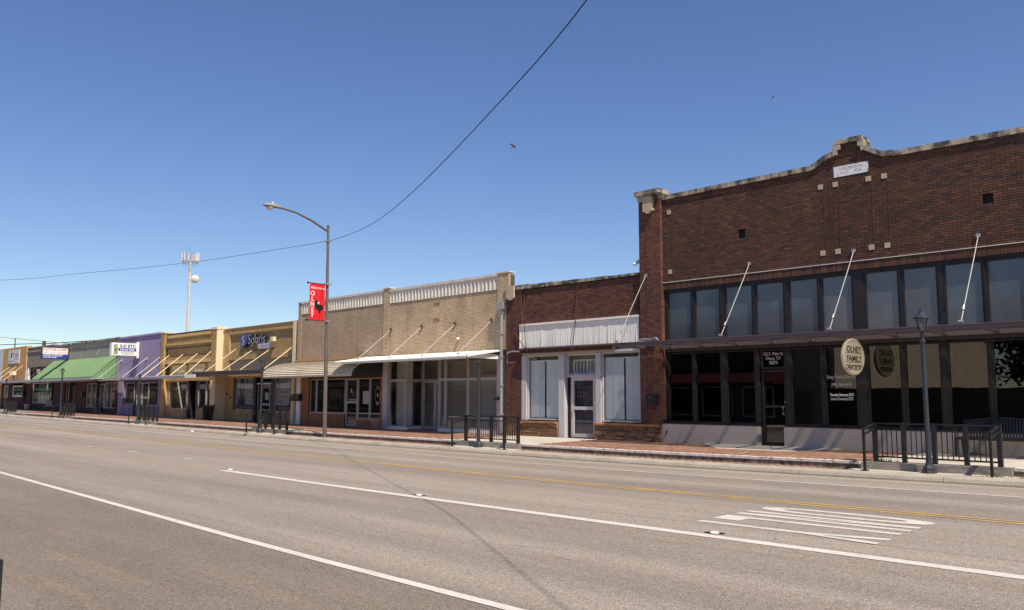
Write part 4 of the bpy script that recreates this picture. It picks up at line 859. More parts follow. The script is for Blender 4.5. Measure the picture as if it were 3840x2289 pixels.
# the lettering
sg = thing('shop_sign', 'Solaris Hospice raised letters with round navy S emblem', 'sign', (-42.8, F, 4.8))
mb = MB(); c = (sx(-43.78), F-.10, sz(4.93))
MB().disc((c[0], F-.02, c[2]), .41, .42, .2, 36, 'y').build('emblem', m_navy, sg); MB().disc((c[0], F-.125, c[2]), .37, .375, .012, 36, 'y').build('emblem_face', mat('navy emblem face', (.05, .055, .17), rough=.25, var=.15, vs=2, fine=None), sg)
text(sg, 'letter_s', 'S', .78, mat('pale blue line', (.38, .40, .55), var=0, fine=None), (c[0], F-.14, c[2]-.27), ext=.006, sx=.9, bold=-.008)
text(sg, 'letters', 'Solaris', .78, m_letterblk, (sx(-43.24), F-.05, sz(4.70)), align='LEFT', ext=.07, sx=.96)
text(sg, 'letter_faces', 'Solaris', .78, mat('grey letter face', (.30, .33, .36), rough=.3, var=0, fine=None), (sx(-43.24), F-.124, sz(4.70)), align='LEFT', ext=.003, sx=.96, bold=-.006)
mb = MB(); xa, xb_, za, zb_ = sx(-42.07), sx(-40.69), sz(4.39), sz(4.67); h = (zb_-za)/2
pts = [(xb_-h+h*math.cos(a), za+h+h*math.sin(a)) for a in [R(-90+18*i) for i in range(11)]]+[(xa+h+h*math.cos(a), za+h+h*math.sin(a)) for a in [R(90+18*i) for i in range(11)]]
mb.prism(pts, F-.14, F+.0).build('capsule', mat('lilac capsule', (.50, .48, .56), rough=.35, var=.03, fine=None), sg)
text(sg, 'letters', 'HOSPICE', .20, mat('slate print', (.16, .16, .22), var=0, fine=None), ((xa+xb_)/2, F-.142, za+.075), ext=.003, spacing=1.25)
tag(MB().box(sx(-40.58), sx(-40.30), F-.22, F-.02, sz(4.74), sz(4.98)).build('wall_light', m_creampaint), 'small cream wall light right of the Solaris letters', 'wall light')

# ================================================================ YELLOW BROWN BUILDING
ye_ = thing('yellow_brick_building', 'yellow brown brick building with Greek key frieze between lilac and Solaris fronts', 'building', (-51.2, 22.5, .4))
L0, L1 = -55.14, -47.32
mb = MB().box(L0+.02, L1-.02, D+.02, D+.3, 4.86, 5.80).box(L0+.02, -54.66, D+.02, D+.3, 2.8, 4.86).box(-47.95, L1-.02, D+.02, D+.3, 2.8, 4.86).box(-54.66, -47.95, D+.021, D+.3, 3.86, 4.30).build('wall', m_tanmort, ye_)
lay(ye_, courses(-54.60, -47.99, 4.92, 5.50, D+.0, ch=.07, depth=.04) + courses(-54.6, -47.99, 4.08, 4.29, D-.0, ch=.07, depth=.04) + courses(-55.12, -54.62, 2.9, 5.9, D-.15, ch=.07, depth=.17) + courses(-47.97, -47.34, 2.9, 5.78, D-.03, ch=.07, depth=.06), b_yel, 'brick', 0)
box(ye_, 'recess', m_solrec, -54.64, -47.96, D+.12, D+.2, 4.28, 4.88); box(ye_, 'band', m_solbrick, -54.62, -47.97, D-.05, D+.1, 3.86, 4.08); box(ye_, 'ledge', m_solbrick, -54.6, -47.98, D-.06, D+.02, 5.06, 5.16)
lay(ye_, courses(-54.6, -48.0, 4.3, 4.85, D+.105, ch=.07, depth=.03), b_yel, 'recess_brick', 0)
mb = MB(); n = 26; w = 6.4/n                                         # Greek key frieze
for i in range(n):
    a = -54.42+w*i
    mb.box(a, a+w*.62, D-.045, D+.02, 5.70, 5.74).box(a, a+.04, D-.046, D+.02, 5.54, 5.70).box(a+w*.62-.04, a+w*.62, D-.046, D+.02, 5.58, 5.70).box(a+w*.3, a+w*.62-.041, D-.045, D+.02, 5.58, 5.62).box(a+.041, a+w+.0, D-.044, D+.02, 5.52, 5.545)
mb.build('key_frieze', m_solbrick, ye_)
box(ye_, 'parapet_cap', m_iron, -54.5, -48.0, D-.03, D+.33, 5.80, 5.84); box(ye_, 'pilaster_cap', m_creampaint, -55.16, -54.58, D-.17, D+.5, 5.92, 6.0)
box(ye_, 'corner_pier', m_creampaint, -47.98, -47.315, D-.0, D+.9, .3, 5.79); box(ye_, 'corner_cap', m_creampaint, -48.0, -47.29, D-.05, D+.7, 5.79, 5.92)
box(ye_, 'transom_back', m_solrec, -54.62, -47.97, D+.3, D+.35, 3.0, 3.87)
for a, c in ((-54.0, -51.87), (-51.43, -49.18), (-48.77, -48.1)):
    p = box(ye_, 'transom_panel', m_solpale, a, c, D+.2, D+.29, 3.02, 3.80)
    if c-a > 1: box(p, 'panel_board', m_creampaint, a+1.0, c-.1, D+.15, D+.199, 3.30, 3.48)
MB().box(-55.1, -54.6, D-.02, D+.2, .3, 2.9).box(-54.6, -54.25, D+.2, D+.4, .3, 2.85).box(-54.3, -51.45, D+.1, D+.3, .3, .95).box(-49.95, -47.85, D+.1, D+.3, .3, .98).box(-47.9, -47.32, D+.02, D+.3, .3, 2.9).each('lower_wall', m_solbrick, ye_)
box(ye_, 'lintel', m_solbrick, -54.6, -47.9, D+.05, D+.3, 2.76, 3.0)
for a, c in ((-54.24, -51.47),): window(ye_, a, c, .96, 2.75, D+.2, m_alu, m_clear, .06, .07, 'shop_window')
window(ye_, -49.92, -48.84, 1.0, 2.75, D+.2, m_alu, m_clear, .05, .07, 'shop_window'); window(ye_, -48.82, -47.91, 1.0, 2.75, D+.2, m_alu, m_clear, .05, .07, 'shop_window')
MB().box(-51.45, -51.2, D+.2, D+.9, .3, 2.75).box(-50.2, -49.94, D+.15, D+.9, .3, 2.75).each('dark_frame', m_brz, ye_)
dr = window(ye_, -51.15, -50.25, .42, 2.55, D+.85, m_alu, m_clear, .09, .06, 'door'); MB().box(-50.4, -50.2, D+.78, D+.82, 1.38, 1.44).build('handle', m_galv, dr)
can = MB().box(-60.9, -46.6, 20.86, 20.93, 2.86, 3.0).build('canopy', m_greyfascia, ye_)
MB().box(-60.9, -47.4, 20.94, D-.16, 2.95, 2.985).build('canopy_deck', m_greyfascia, can); MB().box(-47.75, -46.35, 20.83, 20.855, 2.855, 3.045).box(-54.6, -47.6, 20.85, D-.2, 2.99, 3.03).each('canopy_flashing', m_white, can)
MB().box(-61.6, -58.0, 20.80, 20.853, 2.84, 2.93).box(-61.6, -58.0, 20.855, 20.9, 2.93, 3.01).each('canopy_patch', m_greyclad, can)
for x, zt_, yo in ((-54.24, 4.47, D+.1), (-52.13, 4.46, D+.1), (-50.04, 4.44, D+.1), (-47.98, 4.46, D-.04)):
    MB().tube([(x, yo, zt_), (x, 20.92, 3.02)], .025, 8).build('stay_rod', m_creampaint, can)
shell(ye_, L0, L1, 5.6, yb=D+.95, room=m_room, zr=5.2)
MB().box(-54.0, -52.2, D+1.2, D+1.25, .41, 2.2).box(-49.6, -48.6, D+1.6, D+1.65, .41, 2.3).each('window_display', m_paper, ye_)

# ================================================================ LILAC SHOP
pu = thing('lilac_shop', 'shop front painted lilac with thin horizontal siding lines', 'building', (-58.8, 22.5, .45))
L0, L1 = -62.7, -55.16
box(pu, 'wall', m_board, L0, L1, D+.05, D+.3, 2.88, 5.92)
n = 40; h = (5.92-2.95)/n
for i in range(n):
    z = 2.95+h*i
    MB().hexa([(L0, D-.028, z+.004), (L1, D-.028, z+.004), (L1, D+.05, z+.004), (L0, D+.05, z+.004), (L0, D-.004, z+h-.003), (L1, D-.004, z+h-.003), (L1, D+.05, z+h-.003), (L0, D+.05, z+h-.003)]).build('board', m_board, pu)
box(pu, 'parapet_cap', m_board, L0-.05, L1+.05, D-.09, D+.35, 5.925, 6.04)
lp = courses(L0+.05, -61.72, .3, 2.86, D-.01, ch=.075, depth=.05) + courses(-61.7, -59.85, .3, 1.17, D+.02, ch=.075, depth=.05) + courses(-57.5, -55.6, .3, 1.12, D+.02, ch=.075, depth=.05) + courses(-55.58, L1+.02, .3, 2.86, D-.01, ch=.075, depth=.05)
lay(pu, lp, (m_board, m_board), 'brick', 0)
MB().box(L0+.06, -61.73, D+.0, D+.2, .3, 2.87).box(-61.7, -59.85, D+.03, D+.2, .3, 1.18).box(-57.5, -55.6, D+.03, D+.2, .3, 1.13).box(-55.57, L1, D+.0, D+.2, .3, 2.87).box(-61.7, -55.6, D+.04, D+.2, 2.74, 2.87).each('lower_wall', mat('deep lilac paint', (.10, .07, .18), var=.1), pu)
window(pu, -61.68, -59.87, 1.2, 2.73, D+.12, m_alu, m_clear, .05, .06, 'shop_window'); window(pu, -57.42, -55.62, 1.14, 2.73, D+.12, m_alu, m_clear, .05, .06, 'shop_window')
for a, c in ((-59.7, -58.75), (-58.73, -57.6)): window(pu, a, c, .42, 2.73, D+.2, m_alu, m_clear, .09, .06, 'door', bars=(1.68,))
MB().box(-61.3, -60.3, D+.8, D+1.2, .5, 1.9).box(-57.2, -56.1, D+.7, D+1.2, .5, 1.45).box(-56.3, -55.8, D+.9, D+1.0, 1.3, 2.3).each('window_display', m_signwood, pu)
for x in (-62.2, -59.95, -57.67, -55.4):
    zt_ = 4.39; MB().tube([(x, D-.03, zt_), (x, 20.92, 3.03)], .025, 8).box(x-.03, x+.12, D-.08, D-.02, zt_-.12, zt_+.06).build('stay_rod', m_rod, pu)
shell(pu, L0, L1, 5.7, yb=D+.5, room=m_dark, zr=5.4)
def blade_sign(name, label, x, y0, y1, z0, z1, frame):
    t = thing(name, label, 'sign', (x, y1, z0)); box(t, 'sign_box', frame, x-.16, x+.12, y0, y1, z0, z1); return t
sg = blade_sign('blade_sign', 'white box sign reading 3-D ETC Stained Glass above the canopy', -59.1, 20.66, 22.36, 4.56, 5.42, m_white)
box(sg, 'sign_post', m_white, -59.2, -59.0, 22.30, 22.44, 4.40, 5.52); box(sg, 'sign_edge', m_white, -59.3, -58.95, 20.60, 20.655, 4.52, 5.40)
X = -58.978
text(sg, 'sign_text', '3-D ETC', .28, m_letterblk, (X, 21.66, 5.11), 'x', ext=.003, sx=1.05, bold=.008)
box(sg, 'sign_band', m_blue, -58.979, -58.974, 21.04, 22.24, 4.86, 5.07); text(sg, 'sign_text', 'Stained Glass', .2, m_letterwht, (-58.97, 21.64, 4.905), 'x', ext=.002, bold=.004, sx=.92)
text(sg, 'sign_text', '& FRIVOLOUS\nNECESSITIES', .125, mat('grey sign print', (.12, .11, .12), var=0, fine=None), (X, 21.66, 4.745), 'x', ext=.002, sx=1.15)
art = MB().box(-58.979, -58.974, 20.74, 21.0, 4.64, 5.30).build('sign_picture', mat('green leaf picture', (.20, .25, .05), vs=14, var=.9, fine=(40, .5), stains=[((.6, .58, .5), 9, None, .5, .6, .9), ((.03, .05, .02), 17, None, .52, .6, .9)]), sg)
tag(MB().lathe([(.12, 0), (.09, .1), (.02, .18)], (-59.0, 22.25, 4.2), 10).tube([(-59.0, 22.25, 4.36), (-59.0, 22.45, 4.42)], .02, 6).build('spot_lamp', m_iron), 'small dark spot lamp under the 3-D ETC sign', 'lamp')

# ================================================================ GREEN AWNING SHOP AND GREY BRICK SHOP
gr = thing('green_awning_shop', 'grey fronted shop under long sloping green metal awning', 'building', (-70.3, 22.5, .5))
L0, L1 = -77.7, -62.72
box(gr, 'wall', m_greyclad, L0, L1, D+.02, D+.3, 2.9, 6.0); box(gr, 'cornice', m_coping, L0, L1, D-.08, D+.33, 5.95, 6.08)
box(gr, 'band', m_greyclad, L0, L1, D-.01, D+.019, 5.65, 5.94); box(gr, 'ledge', m_coping, L0, L1, D-.06, D+.019, 5.58, 5.65)
for i in range(9):
    z = 4.72+.095*i; box(gr, 'board', m_greyclad, L0, L1, D-.012, D+.018, z, z+.087)
for x in (-73.6, -70.0, -66.5): MB().tube([(x, D-.02, 5.5), (x-.02, D-.5, 4.55)], .018, 6).build('hanger_rod', m_coping, gr)
aw = MB().hexa([(-77.6, 20.90, 3.14), (-63.25, 20.90, 3.14), (-63.25, D-.02, 4.64), (-77.6, D-.02, 4.64), (-77.6, 20.90, 3.19), (-63.25, 20.90, 3.19), (-63.25, D-.02, 4.72), (-77.6, D-.02, 4.72)]).build('sloped_awning', m_grn, gr)
N = 36; w = 14.35/N
for i in range(N+1):
    x = -77.6+w*i; MB().hexa([(x-.022, 20.89, 3.192), (x+.022, 20.89, 3.192), (x+.022, D-.02, 4.722), (x-.022, D-.02, 4.722), (x-.014, 20.89, 3.225), (x+.014, 20.89, 3.225), (x+.014, D-.02, 4.755), (x-.014, D-.02, 4.755)]).build('seam', m_grn, aw)
for i in range(6):
    ya, yb2 = 20.95+i*.256, 20.95+(i+1)*.256-.008; za_, zb3 = 3.12+(ya-20.9)*.94, 3.12+(yb2-20.9)*.94
    MB().add([(-63.27, ya, 3.02), (-63.27, yb2, 3.02), (-63.27, yb2, zb3), (-63.27, ya, za_), (-63.30, ya, 3.02), (-63.30, yb2, 3.02), (-63.30, yb2, zb3), (-63.30, ya, za_)], [(0, 1, 2, 3), (4, 5, 6, 7), (0, 3, 7, 4), (1, 2, 6, 5)]).build('end_panel', m_grn2, aw)
can = MB().box(-96.5, -63.2, 20.82, 20.89, 2.93, 3.13).build('canopy', m_greyfascia, gr); MB().box(-96.5, -63.2, 20.9, D-.03, 2.96, 3.02).build('canopy_deck', m_greyfascia, can)
MB().box(-63.3, -60.95, 20.78, 20.86, 2.98, 3.02).box(-63.3, -60.95, 20.86, 22.3, 2.98, 3.0).each('canopy_joint', m_white, can)
for a, c in ((-77.5, -74.7), (-72.3, -69.6)): box(gr, 'brick_panel', m_maroon, a, c, D+.06, D+.25, .4, 2.92)
box(gr, 'bulkhead', m_maroon, -74.7, -72.3, D+.1, D+.25, .4, .55); box(gr, 'bulkhead', m_maroon, -65.5, L1, D-.02, D+.25, .4, .88); box(gr, 'bulkhead', m_maroon, -69.5, -67.2, D+.0, D+.25, .4, .92)
window(gr, -74.6, -73.9, .5, 2.9, D+.2, m_greyclad, m_clear, .07, .06, 'side_light'); window(gr, -73.85, -72.9, .5, 2.6, D+.3, m_iron, m_clear, .09, .06, 'door')
for a, c in ((-69.4, -68.4), (-68.38, -67.38)): window(gr, a, c, .93, 2.78, D+.1, m_alu, m_clear, .05, .07, 'shop_window')
window(gr, -67.3, -66.35, .45, 2.74, D+.35, m_alu, m_clear, .11, .06, 'door'); window(gr, -66.3, -65.5, .5, 2.74, D+.3, m_alu, m_clear, .12, .06, 'door')
for a, c in ((-65.3, -64.06), (-64.04, -63.15)): window(gr, a, c, .9, 2.8, D+.05, m_alu, m_clear, .05, .07, 'shop_window')
MB().box(-63.12, -62.75, D-.05, D+.2, .4, 2.9).build('shop_pier', m_maroon, gr)
for a, c, z0, z1 in ((-63.9, -63.25, 2.2, 2.7), (-63.9, -63.25, 1.5, 2.1)): MB().box(a, c, D+.08, D+.09, z0, z1).build('notice', m_paper, gr)
MB().box(-63.85, -63.3, D+.074, D+.079, 2.28, 2.62).disc((-63.57, D+.076, 1.82), .17, .25, .005, 12, 'y').build('notice_print', m_signred, gr)
gd = MB()
for z in (1.4, 1.8, 2.2): gd.box(-69.2, -63.2, D+.9, D+1.2, z, z+.03)
gd.build('shelf', m_room, gr)
gm = MB()
for i in range(60): 
    x = random.uniform(-69.2, -63.3); z = random.choice((.95, 1.0, 1.43, 1.83)); gm.box(x-.08, x+.08, D+.7+random.random()*.2, D+1.0, z, z+random.uniform(.15, .33))
gm.build('goods', brickmat('mixed packaging', [(.4, .33, .08), (.5, .48, .42), (.15, .2, .1), (.35, .08, .06), (.45, .4, .2)], 'attr'), gr, kind='stuff')
shell(gr, L0, L1, 5.8, yb=D+.5, room=m_room, zr=5.4)
gb = thing('grey_brick_shop', 'grey brown brick shop between orange bank and green awning', 'building', (-81.6, 22.5, .5))
L0, L1 = -85.4, -77.72
box(gb, 'wall', m_tanmort, L0, L1, D+.02, D+.3, 4.36, 6.12); lay(gb, courses(L0, L1, 4.36, 5.72, D, ch=.075, depth=.04)+courses(L0, L1, 5.86, 6.1, D, ch=.075, depth=.04), b_gbrick, 'brick', 0)
box(gb, 'string_course', m_greyclad, L0, L1, D-.08, D+.1, 5.74, 5.84); box(gb, 'coping', m_greyclad, L0, L1, D-.05, D+.33, 6.12, 6.2)
box(gb, 'transom_frame', m_maroon, L0, L1, D+.3, D+.4, 2.9, 4.36); window(gb, -83.6, -82.0, 3.2, 4.3, D+.25, m_maroon, m_clear, .1, .06, 'transom_window'); window(gb, -81.7, -80.2, 3.2, 4.3, D+.25, m_maroon, m_clear, .1, .06, 'transom_window'); box(gb, 'white_pier', m_white, -85.38, -84.9, D-.03, D+.2, 2.9, 4.35)
for x, zt_ in ((-83.7, 4.57), (-81.5, 4.58), (-79.3, 4.55)):
    MB().tube([(x, D-.02, zt_), (x, 20.95, 3.16)], .018, 6).build('stay_rod', m_brownmetal, gb)
MB().box(L0, -83.55, D+.0, D+.25, .4, 2.95).box(-83.5, -77.9, D+.05, D+.25, .4, 1.15).box(-77.95, L1, D+.0, D+.25, .4, 2.95).each('lower_wall', m_maroon, gb)
w = window(gb, -83.45, -79.5, 1.16, 2.93, D+.12, m_galv, m_clear, .05, .07, 'shop_window'); window(gb, -79.48, -78.0, 1.16, 2.93, D+.12, m_galv, m_clear, .05, .07, 'shop_window')
MB().box(-83.2, -80.3, D+.5, D+.52, 1.2, 2.9).build('window_backing', m_greyclad, w); MB().box(-80.0, -79.1, D+.48, D+.53, 1.5, 2.6).build('framed_picture', m_iron, w); MB().box(-79.85, -79.25, D+.46, D+.475, 1.65, 2.45).build('picture', m_paper, w)
shell(gb, L0, L1, 5.8, yb=D+.5, room=m_dark, zr=5.4)
sg = blade_sign('blade_sign', 'dark framed box sign reading CLOTHES CLOSET and DISCOUNT TOBACCO', -74.0, 20.44, 22.46, 4.77, 5.72, m_iron)
box(sg, 'sign_face', m_white, -73.884, -73.878, 20.52, 22.40, 5.17, 5.67); box(sg, 'sign_face', m_blue, -73.884, -73.878, 20.52, 22.40, 4.81, 5.169)
X = -73.872
text(sg, 'sign_text', 'CLOTHES CLOSET', .225, m_signred, (X, 21.46, 5.47), 'x', ext=.002, bold=.004, sx=.98); text(sg, 'sign_text', '& DISCOUNT TOBACCO', .165, m_signpink, (X, 21.46, 5.25), 'x', ext=.002, sx=1.0)
text(sg, 'sign_text', 'CIGARETTES, CLOTHES, JEWELRY\n& GIFT ITEMS. WE HAVE IT ALL\nAT DISCOUNT PRICES.', .118, m_letterwht, (X, 20.55, 5.075), 'x', align='LEFT', ext=.002, bold=.003, sx=.86)
# ================================================================ ORANGE BANK AND PALE END BUILDING
og = thing('orange_building', 'orange stucco building with square bank sign at far left', 'building', (-89.3, 22.5, .55))
L0, L1 = -93.35, -85.42
box(og, 'wall', m_orange, L0, L1, D-.05, D+.3, 3.0, 6.38); box(og, 'edge_trim', m_creampaint, -85.5, -85.415, D-.07, D-.051, 3.1, 6.38)
MB().box(L0, -92.4, D, D+.3, .4, 3.0).box(-91.1, -89.55, D, D+.3, .4, 3.0).box(-85.95, L1, D-.1, D+.3, .4, 3.0).box(-92.4, -91.1, D, D+.3, .4, 1.6).box(-89.55, -85.95, D+.01, D+.3, .4, 1.66).each('lower_wall', m_maroon, og)
window(og, -92.38, -91.12, 1.62, 2.78, D+.05, m_white, m_clear, .14, .08, 'shop_window'); window(og, -89.53, -85.97, 1.68, 2.76, D+.05, m_white, m_clear, .16, .08, 'shop_window')
for x in (-90.95, -88.72, -86.57, -84.42): MB().tube([(x, D-.04, 4.58 if x < -85 else 4.5), (x, 20.95, 3.16)], .024, 6).build('stay_rod', m_creampaint if x < -85 else m_brownmetal, og)
shell(og, L0, L1, 6.0, yb=D+.5, room=m_dark, zr=5.7)
sg = thing('bank_sign', 'square grey sign with dark slanted ftb logo on orange wall', 'sign', (-89.5, 22.4, 4.85))
box(sg, 'sign_panel', m_palewall, -91.35, -87.7, D-.12, D-.052, 4.86, 6.13)
MB().prism([(-91.15, 5.08), (-89.75, 5.10), (-89.40, 5.86), (-90.80, 5.84)], D-.126, D-.1205).build('logo', m_maroon, sg)
for a, zb4, ztp in ((-91.0, 5.12, 5.80), (-90.55, 5.12, 5.40), (-90.1, 5.12, 5.80)): MB().prism([(a, zb4), (a+.3, zb4), (a+.3+(ztp-zb4)*.46, ztp), (a+(ztp-zb4)*.46, ztp)], D-.131, D-.1265).build('logo_bar', m_white, sg)
text(sg, 'sign_text', 'First Texas Bank', .21, m_signred, (-88.62, D-.126, 5.66), ext=.002, sx=.98); box(sg, 'sign_rule', m_letterblk, -89.4, -87.85, D-.127, D-.121, 5.52, 5.555)
text(sg, 'sign_text', 'Member FDIC', .2, mat('faint grey print', (.30, .30, .31), var=0, fine=None), (-88.65, D-.126, 5.2), ext=.002, sx=1.0)
t = thing('flood_light', 'boxy orange flood light on a short post above canopy', 'wall light', (-87.9, 22.1, 3.3)); box(t, 'post', m_brownmetal, -88.1, -87.8, 22.05, 22.15, 3.05, 3.75); MB().box(-88.7, -88.1, 21.9, 22.3, 3.78, 4.05).box(-88.1, -87.7, 21.95, 22.25, 3.72, 4.1).build('lamp_head', m_creampaint, t)
pw = thing('pale_building', 'pale grey panelled building at the far left end', 'building', (-98, 22.5, .6))
box(pw, 'wall', m_palewall, -106, -93.37, D, D+.3, 3.0, 6.42); MB().box(-106, -104, D, D+.3, .4, 3.0).box(-95.2, -93.37, D, D+.3, .4, 3.0).box(-104, -95.2, D, D+.3, .4, 1.0).each('lower_wall', m_solbrick, pw)
for a in (-104, -101.05, -98.1): window(pw, a, a+2.9, 1.02, 2.95, D+.1, m_alu, m_clear, .06, .07, 'shop_window')
MB().tube([(-93.9, D-.02, 4.5), (-93.9, 20.95, 3.1)], .024, 6).build('stay_rod', m_rod, pw)
shell(pw, -106, -93.4, 6.0, yb=D+.4, room=m_dark, zr=5.8)

# ================================================================ STREET FURNITURE
def make_rail():
    t = thing('hand_railing', '', 'railing', (0, 0, 0), 'black railings on the step platforms'); p = .034
    for x, nm in ((-1.24, 0), (-.62, 0), (0, 0), (.62, 0), (1.24, 0)):
        MB().box(x-.045, x+.045, .30, .39, .313, 1.17).build('post', m_iron, t)
    for a, c in ((-1.195, -.665), (-.575, -.045), (.045, .575), (.665, 1.195)):
        MB().box(a, c, .325, .365, 1.125, 1.165).build('top_rail', m_iron, t); MB().box(a, c, .327, .363, .995, 1.03).build('middle_rail', m_iron, t); MB().box(a, c, .327, .363, .40, .435).build('bottom_rail', m_iron, t)
        for k in range(4):
            x = a+(c-a)*(k+1)/5; MB().box(x-.009, x+.009, .336, .354, .4355, .9945).build('baluster', m_iron, t)
    for x in (-1.24, 1.24):
        MB().box(x-.025, x+.025, -.30, -.25, .148, 1.03).build('front_post', m_iron, t)
        for z in (0, -.11):
            MB().hexa([(x-.022, -.30, 1.0+z), (x+.022, -.30, 1.0+z), (x+.022, .299, 1.12+z), (x-.022, .299, 1.12+z), (x-.022, -.30, 1.035+z), (x+.022, -.30, 1.035+z), (x+.022, .299, 1.155+z), (x-.022, .299, 1.155+z)]).build('handrail', m_iron, t)
        MB().box(x-.07, x+.07, -.345, -.205, .148, .162).build('base_plate', m_iron, t)
    return t
rail = make_rail()
lab = ['black railing beside the bench outside the dentist', 'black railing in front of the white framed tan storefront', 'black railing in front of the Solaris windows', 'black railing in front of the lilac shop',
       'black railing in front of the maroon brick panels under the green awning', 'black railing at far left in front of the orange building']
for i, c in enumerate(PLAT): place(rail, i == 0, (c, 18.62, g(c)), lab[i])
place(rail, False, (-5.205, .70, g(-5)-.02), 'black post top of the nearest railing at the bottom left corner', math.pi, 'black railings on the step platforms')
LX = [-6.2, -20.05, -34.45, -48.55, -62.15, -75.8]
def make_lamp(lantern):
    t = thing('street_lamp' if lantern else 'lamp_post', '', 'street lamp', (0, 0, 0), 'short ornamental lamp posts along the kerb')
    MB().lathe([(.155, 0), (.155, .03), (.135, .05), (.12, .12), (.085, .16), (.07, .20)], (0, 0, .15), 8).build('base', m_lamp, t, smooth=False)
    h = 2.92 if lantern else 2.88
    prof = [(.066, .34), (.055, .5), (.05, 1.6), (.046, h-.06), (.064, h-.04), (.064, h), (.045, h+.01)]
    MB().lathe(prof, (0, 0, 0), 14).build('column', m_lamp, t, smooth=True)
    mb = MB()
    for k in range(8): a = 2*math.pi*k/8; mb.lathe([(.018, 0), (.018, .035)], (.135*math.cos(a), .135*math.sin(a), .178), 6)
    mb.build('anchor_bolts', m_lamp, t)
    if lantern:
        MB().lathe([(.045, h+.011), (.035, h+.06), (.06, h+.12), (.06, h+.135), (.03, h+.16), (.045, h+.19), (.075, h+.2)], (0, 0, 0), 12).build('neck', m_lamp, t)
        MB().lathe([(.066, h+.202), (.115, h+.485)], (0, 0, 0), 6).build('lantern_glass', m_lantern, t)
        mb = MB()
        for k in range(6): a = 2*math.pi*k/6; mb.tube([(.07*math.cos(a), .07*math.sin(a), h+.20), (.12*math.cos(a), .12*math.sin(a), h+.49)], .008, 4)
        mb.build('lantern_bars', m_lamp, t)
        MB().lathe([(.175, h+.478), (.17, h+.497), (.09, h+.56), (.05, h+.60), (.045, h+.63), (.018, h+.64), (.022, h+.665), (.006, h+.72)], (0, 0, 0), 12).build('lantern_roof', m_lamp, t)
        MB().lathe([(.018, h+.21), (.03, h+.26), (.03, h+.36), (.012, h+.40)], (0, 0, 0), 8).build('bulb', m_lens, t)
    else: MB().lathe([(.085, h+.011), (.085, h+.04), (.03, h+.075)], (0, 0, 0), 12).build('cap', m_lamp, t)
    return t
la, lb = make_lamp(True), make_lamp(False)
lab = ['ornamental lantern on dark post right of the dentist sign', 'dark lamp post without lantern before the tan storefront', 'ornamental lantern on dark post outside the Solaris windows', 'dark lamp post without lantern outside the lilac shop', 'ornamental lantern on dark post in front of the green awning', 'dark lamp post without lantern at the far left']
for i, x in enumerate(LX):
    s = la if i % 2 == 0 else lb; place(s, i < 2, (x, 18.58, g(x)+.0), lab[i])
# tall street light with banner
PX, PY = -29.15, 18.5
t = thing('street_light', 'tall brown street light pole with curved arm over the road', 'street light', (PX, PY, .14))
MB().tube([(PX+.09, PY, .15), (PX+.02, PY, 4.5), (PX-.07, PY, 8.78)], .088, 14, .05).build('pole', m_bronze, t, smooth=True)
MB().lathe([(.062, 0), (.062, .05), (.02, .08)], (PX-.07, PY, 8.78), 12).build('pole_cap', m_bronze, t)
MB().tube([(PX-.07, 18.46, 8.6), (PX-.07, 17.7, 8.93), (PX-.07, 17.0, 9.14), (PX-.07, 16.5, 9.2), (PX-.07, 16.2, 9.21)], .045, 10, .035).build('arm', m_bronze, t, smooth=True)
hd = MB(); K = 10; prof = [(16.38, .03, .04), (16.3, .09, .09), (16.1, .11, .11), (15.85, .15, .13), (15.65, .14, .10), (15.56, .06, .05)]
vs = []
for y, rx, rz in prof: vs += [(PX-.07+rx*math.cos(2*math.pi*k/K), y, 9.22+(rz if math.sin(2*math.pi*k/K) > 0 else rz*.45)*math.sin(2*math.pi*k/K)) for k in range(K)]
hd.add(vs, [(i*K+k, i*K+(k+1) % K, (i+1)*K+(k+1) % K, (i+1)*K+k) for i in range(len(prof)-1) for k in range(K)]+[tuple(range(K)), tuple(range(5*K, 6*K))])
h_ = hd.build('lamp_head', mat('grey lamp housing', (.24, .235, .20), var=.08), t, smooth=True)
MB().lathe([(.02, 0), (.11, .05), (.14, .12)], (PX-.07, 15.83, 9.05), 14).build('lens', m_lens, h_); MB().lathe([(.035, 0), (.035, .07)], (PX-.07, 15.95, 9.33), 8).build('photocell', m_white, h_)
MB().box(PX-.16, PX+.02, PY-.12, PY+.12, 8.15, 8.2).tube([(PX-.05, PY-.1, 8.17), (PX-.05, PY-.5, 7.9), (PX-.05, PY-.05, 7.8)], .01, 5).build('cable_clamp', m_galv, t)
t2 = thing('banner', 'red banner reading Welcome to OLNEY with black Texas outline', 'banner', (PX, 18.05, 4.84))
n = 16; vs = []
def by(z): return .0
bx = PX-.02
mb = MB(); mb.box(bx-.006, bx+.006, 17.69, 18.40, 4.86, 6.35); mb.build('cloth', m_red, t2)
for z in (6.36, 4.85): MB().tube([(bx, 18.40, z), (bx, 17.62, z)], .016, 8).lathe([(.012, -.045), (.045, -.02), (.045, .02), (.012, .045)], (bx, 17.60, z), 8).build('banner_arm', m_iron, t2)
for z in (6.37, 4.84): MB().box(bx-.1, bx+.14, 18.385, 18.62, z-.03, z+.03).build('bracket', m_galv, t2)
X = bx+.0068
text(t2, 'lettering', 'Welcome to', .155, m_letterwht, (X, 18.05, 6.13), 'x', ext=.001, shear=.35, sx=.85)
for i, ch in enumerate('OLNEY'): text(t2, 'lettering', ch, .26, m_letterwht, (X, 17.83, 5.86-.22*i), 'x', ext=.001, sx=.95, bold=.004)
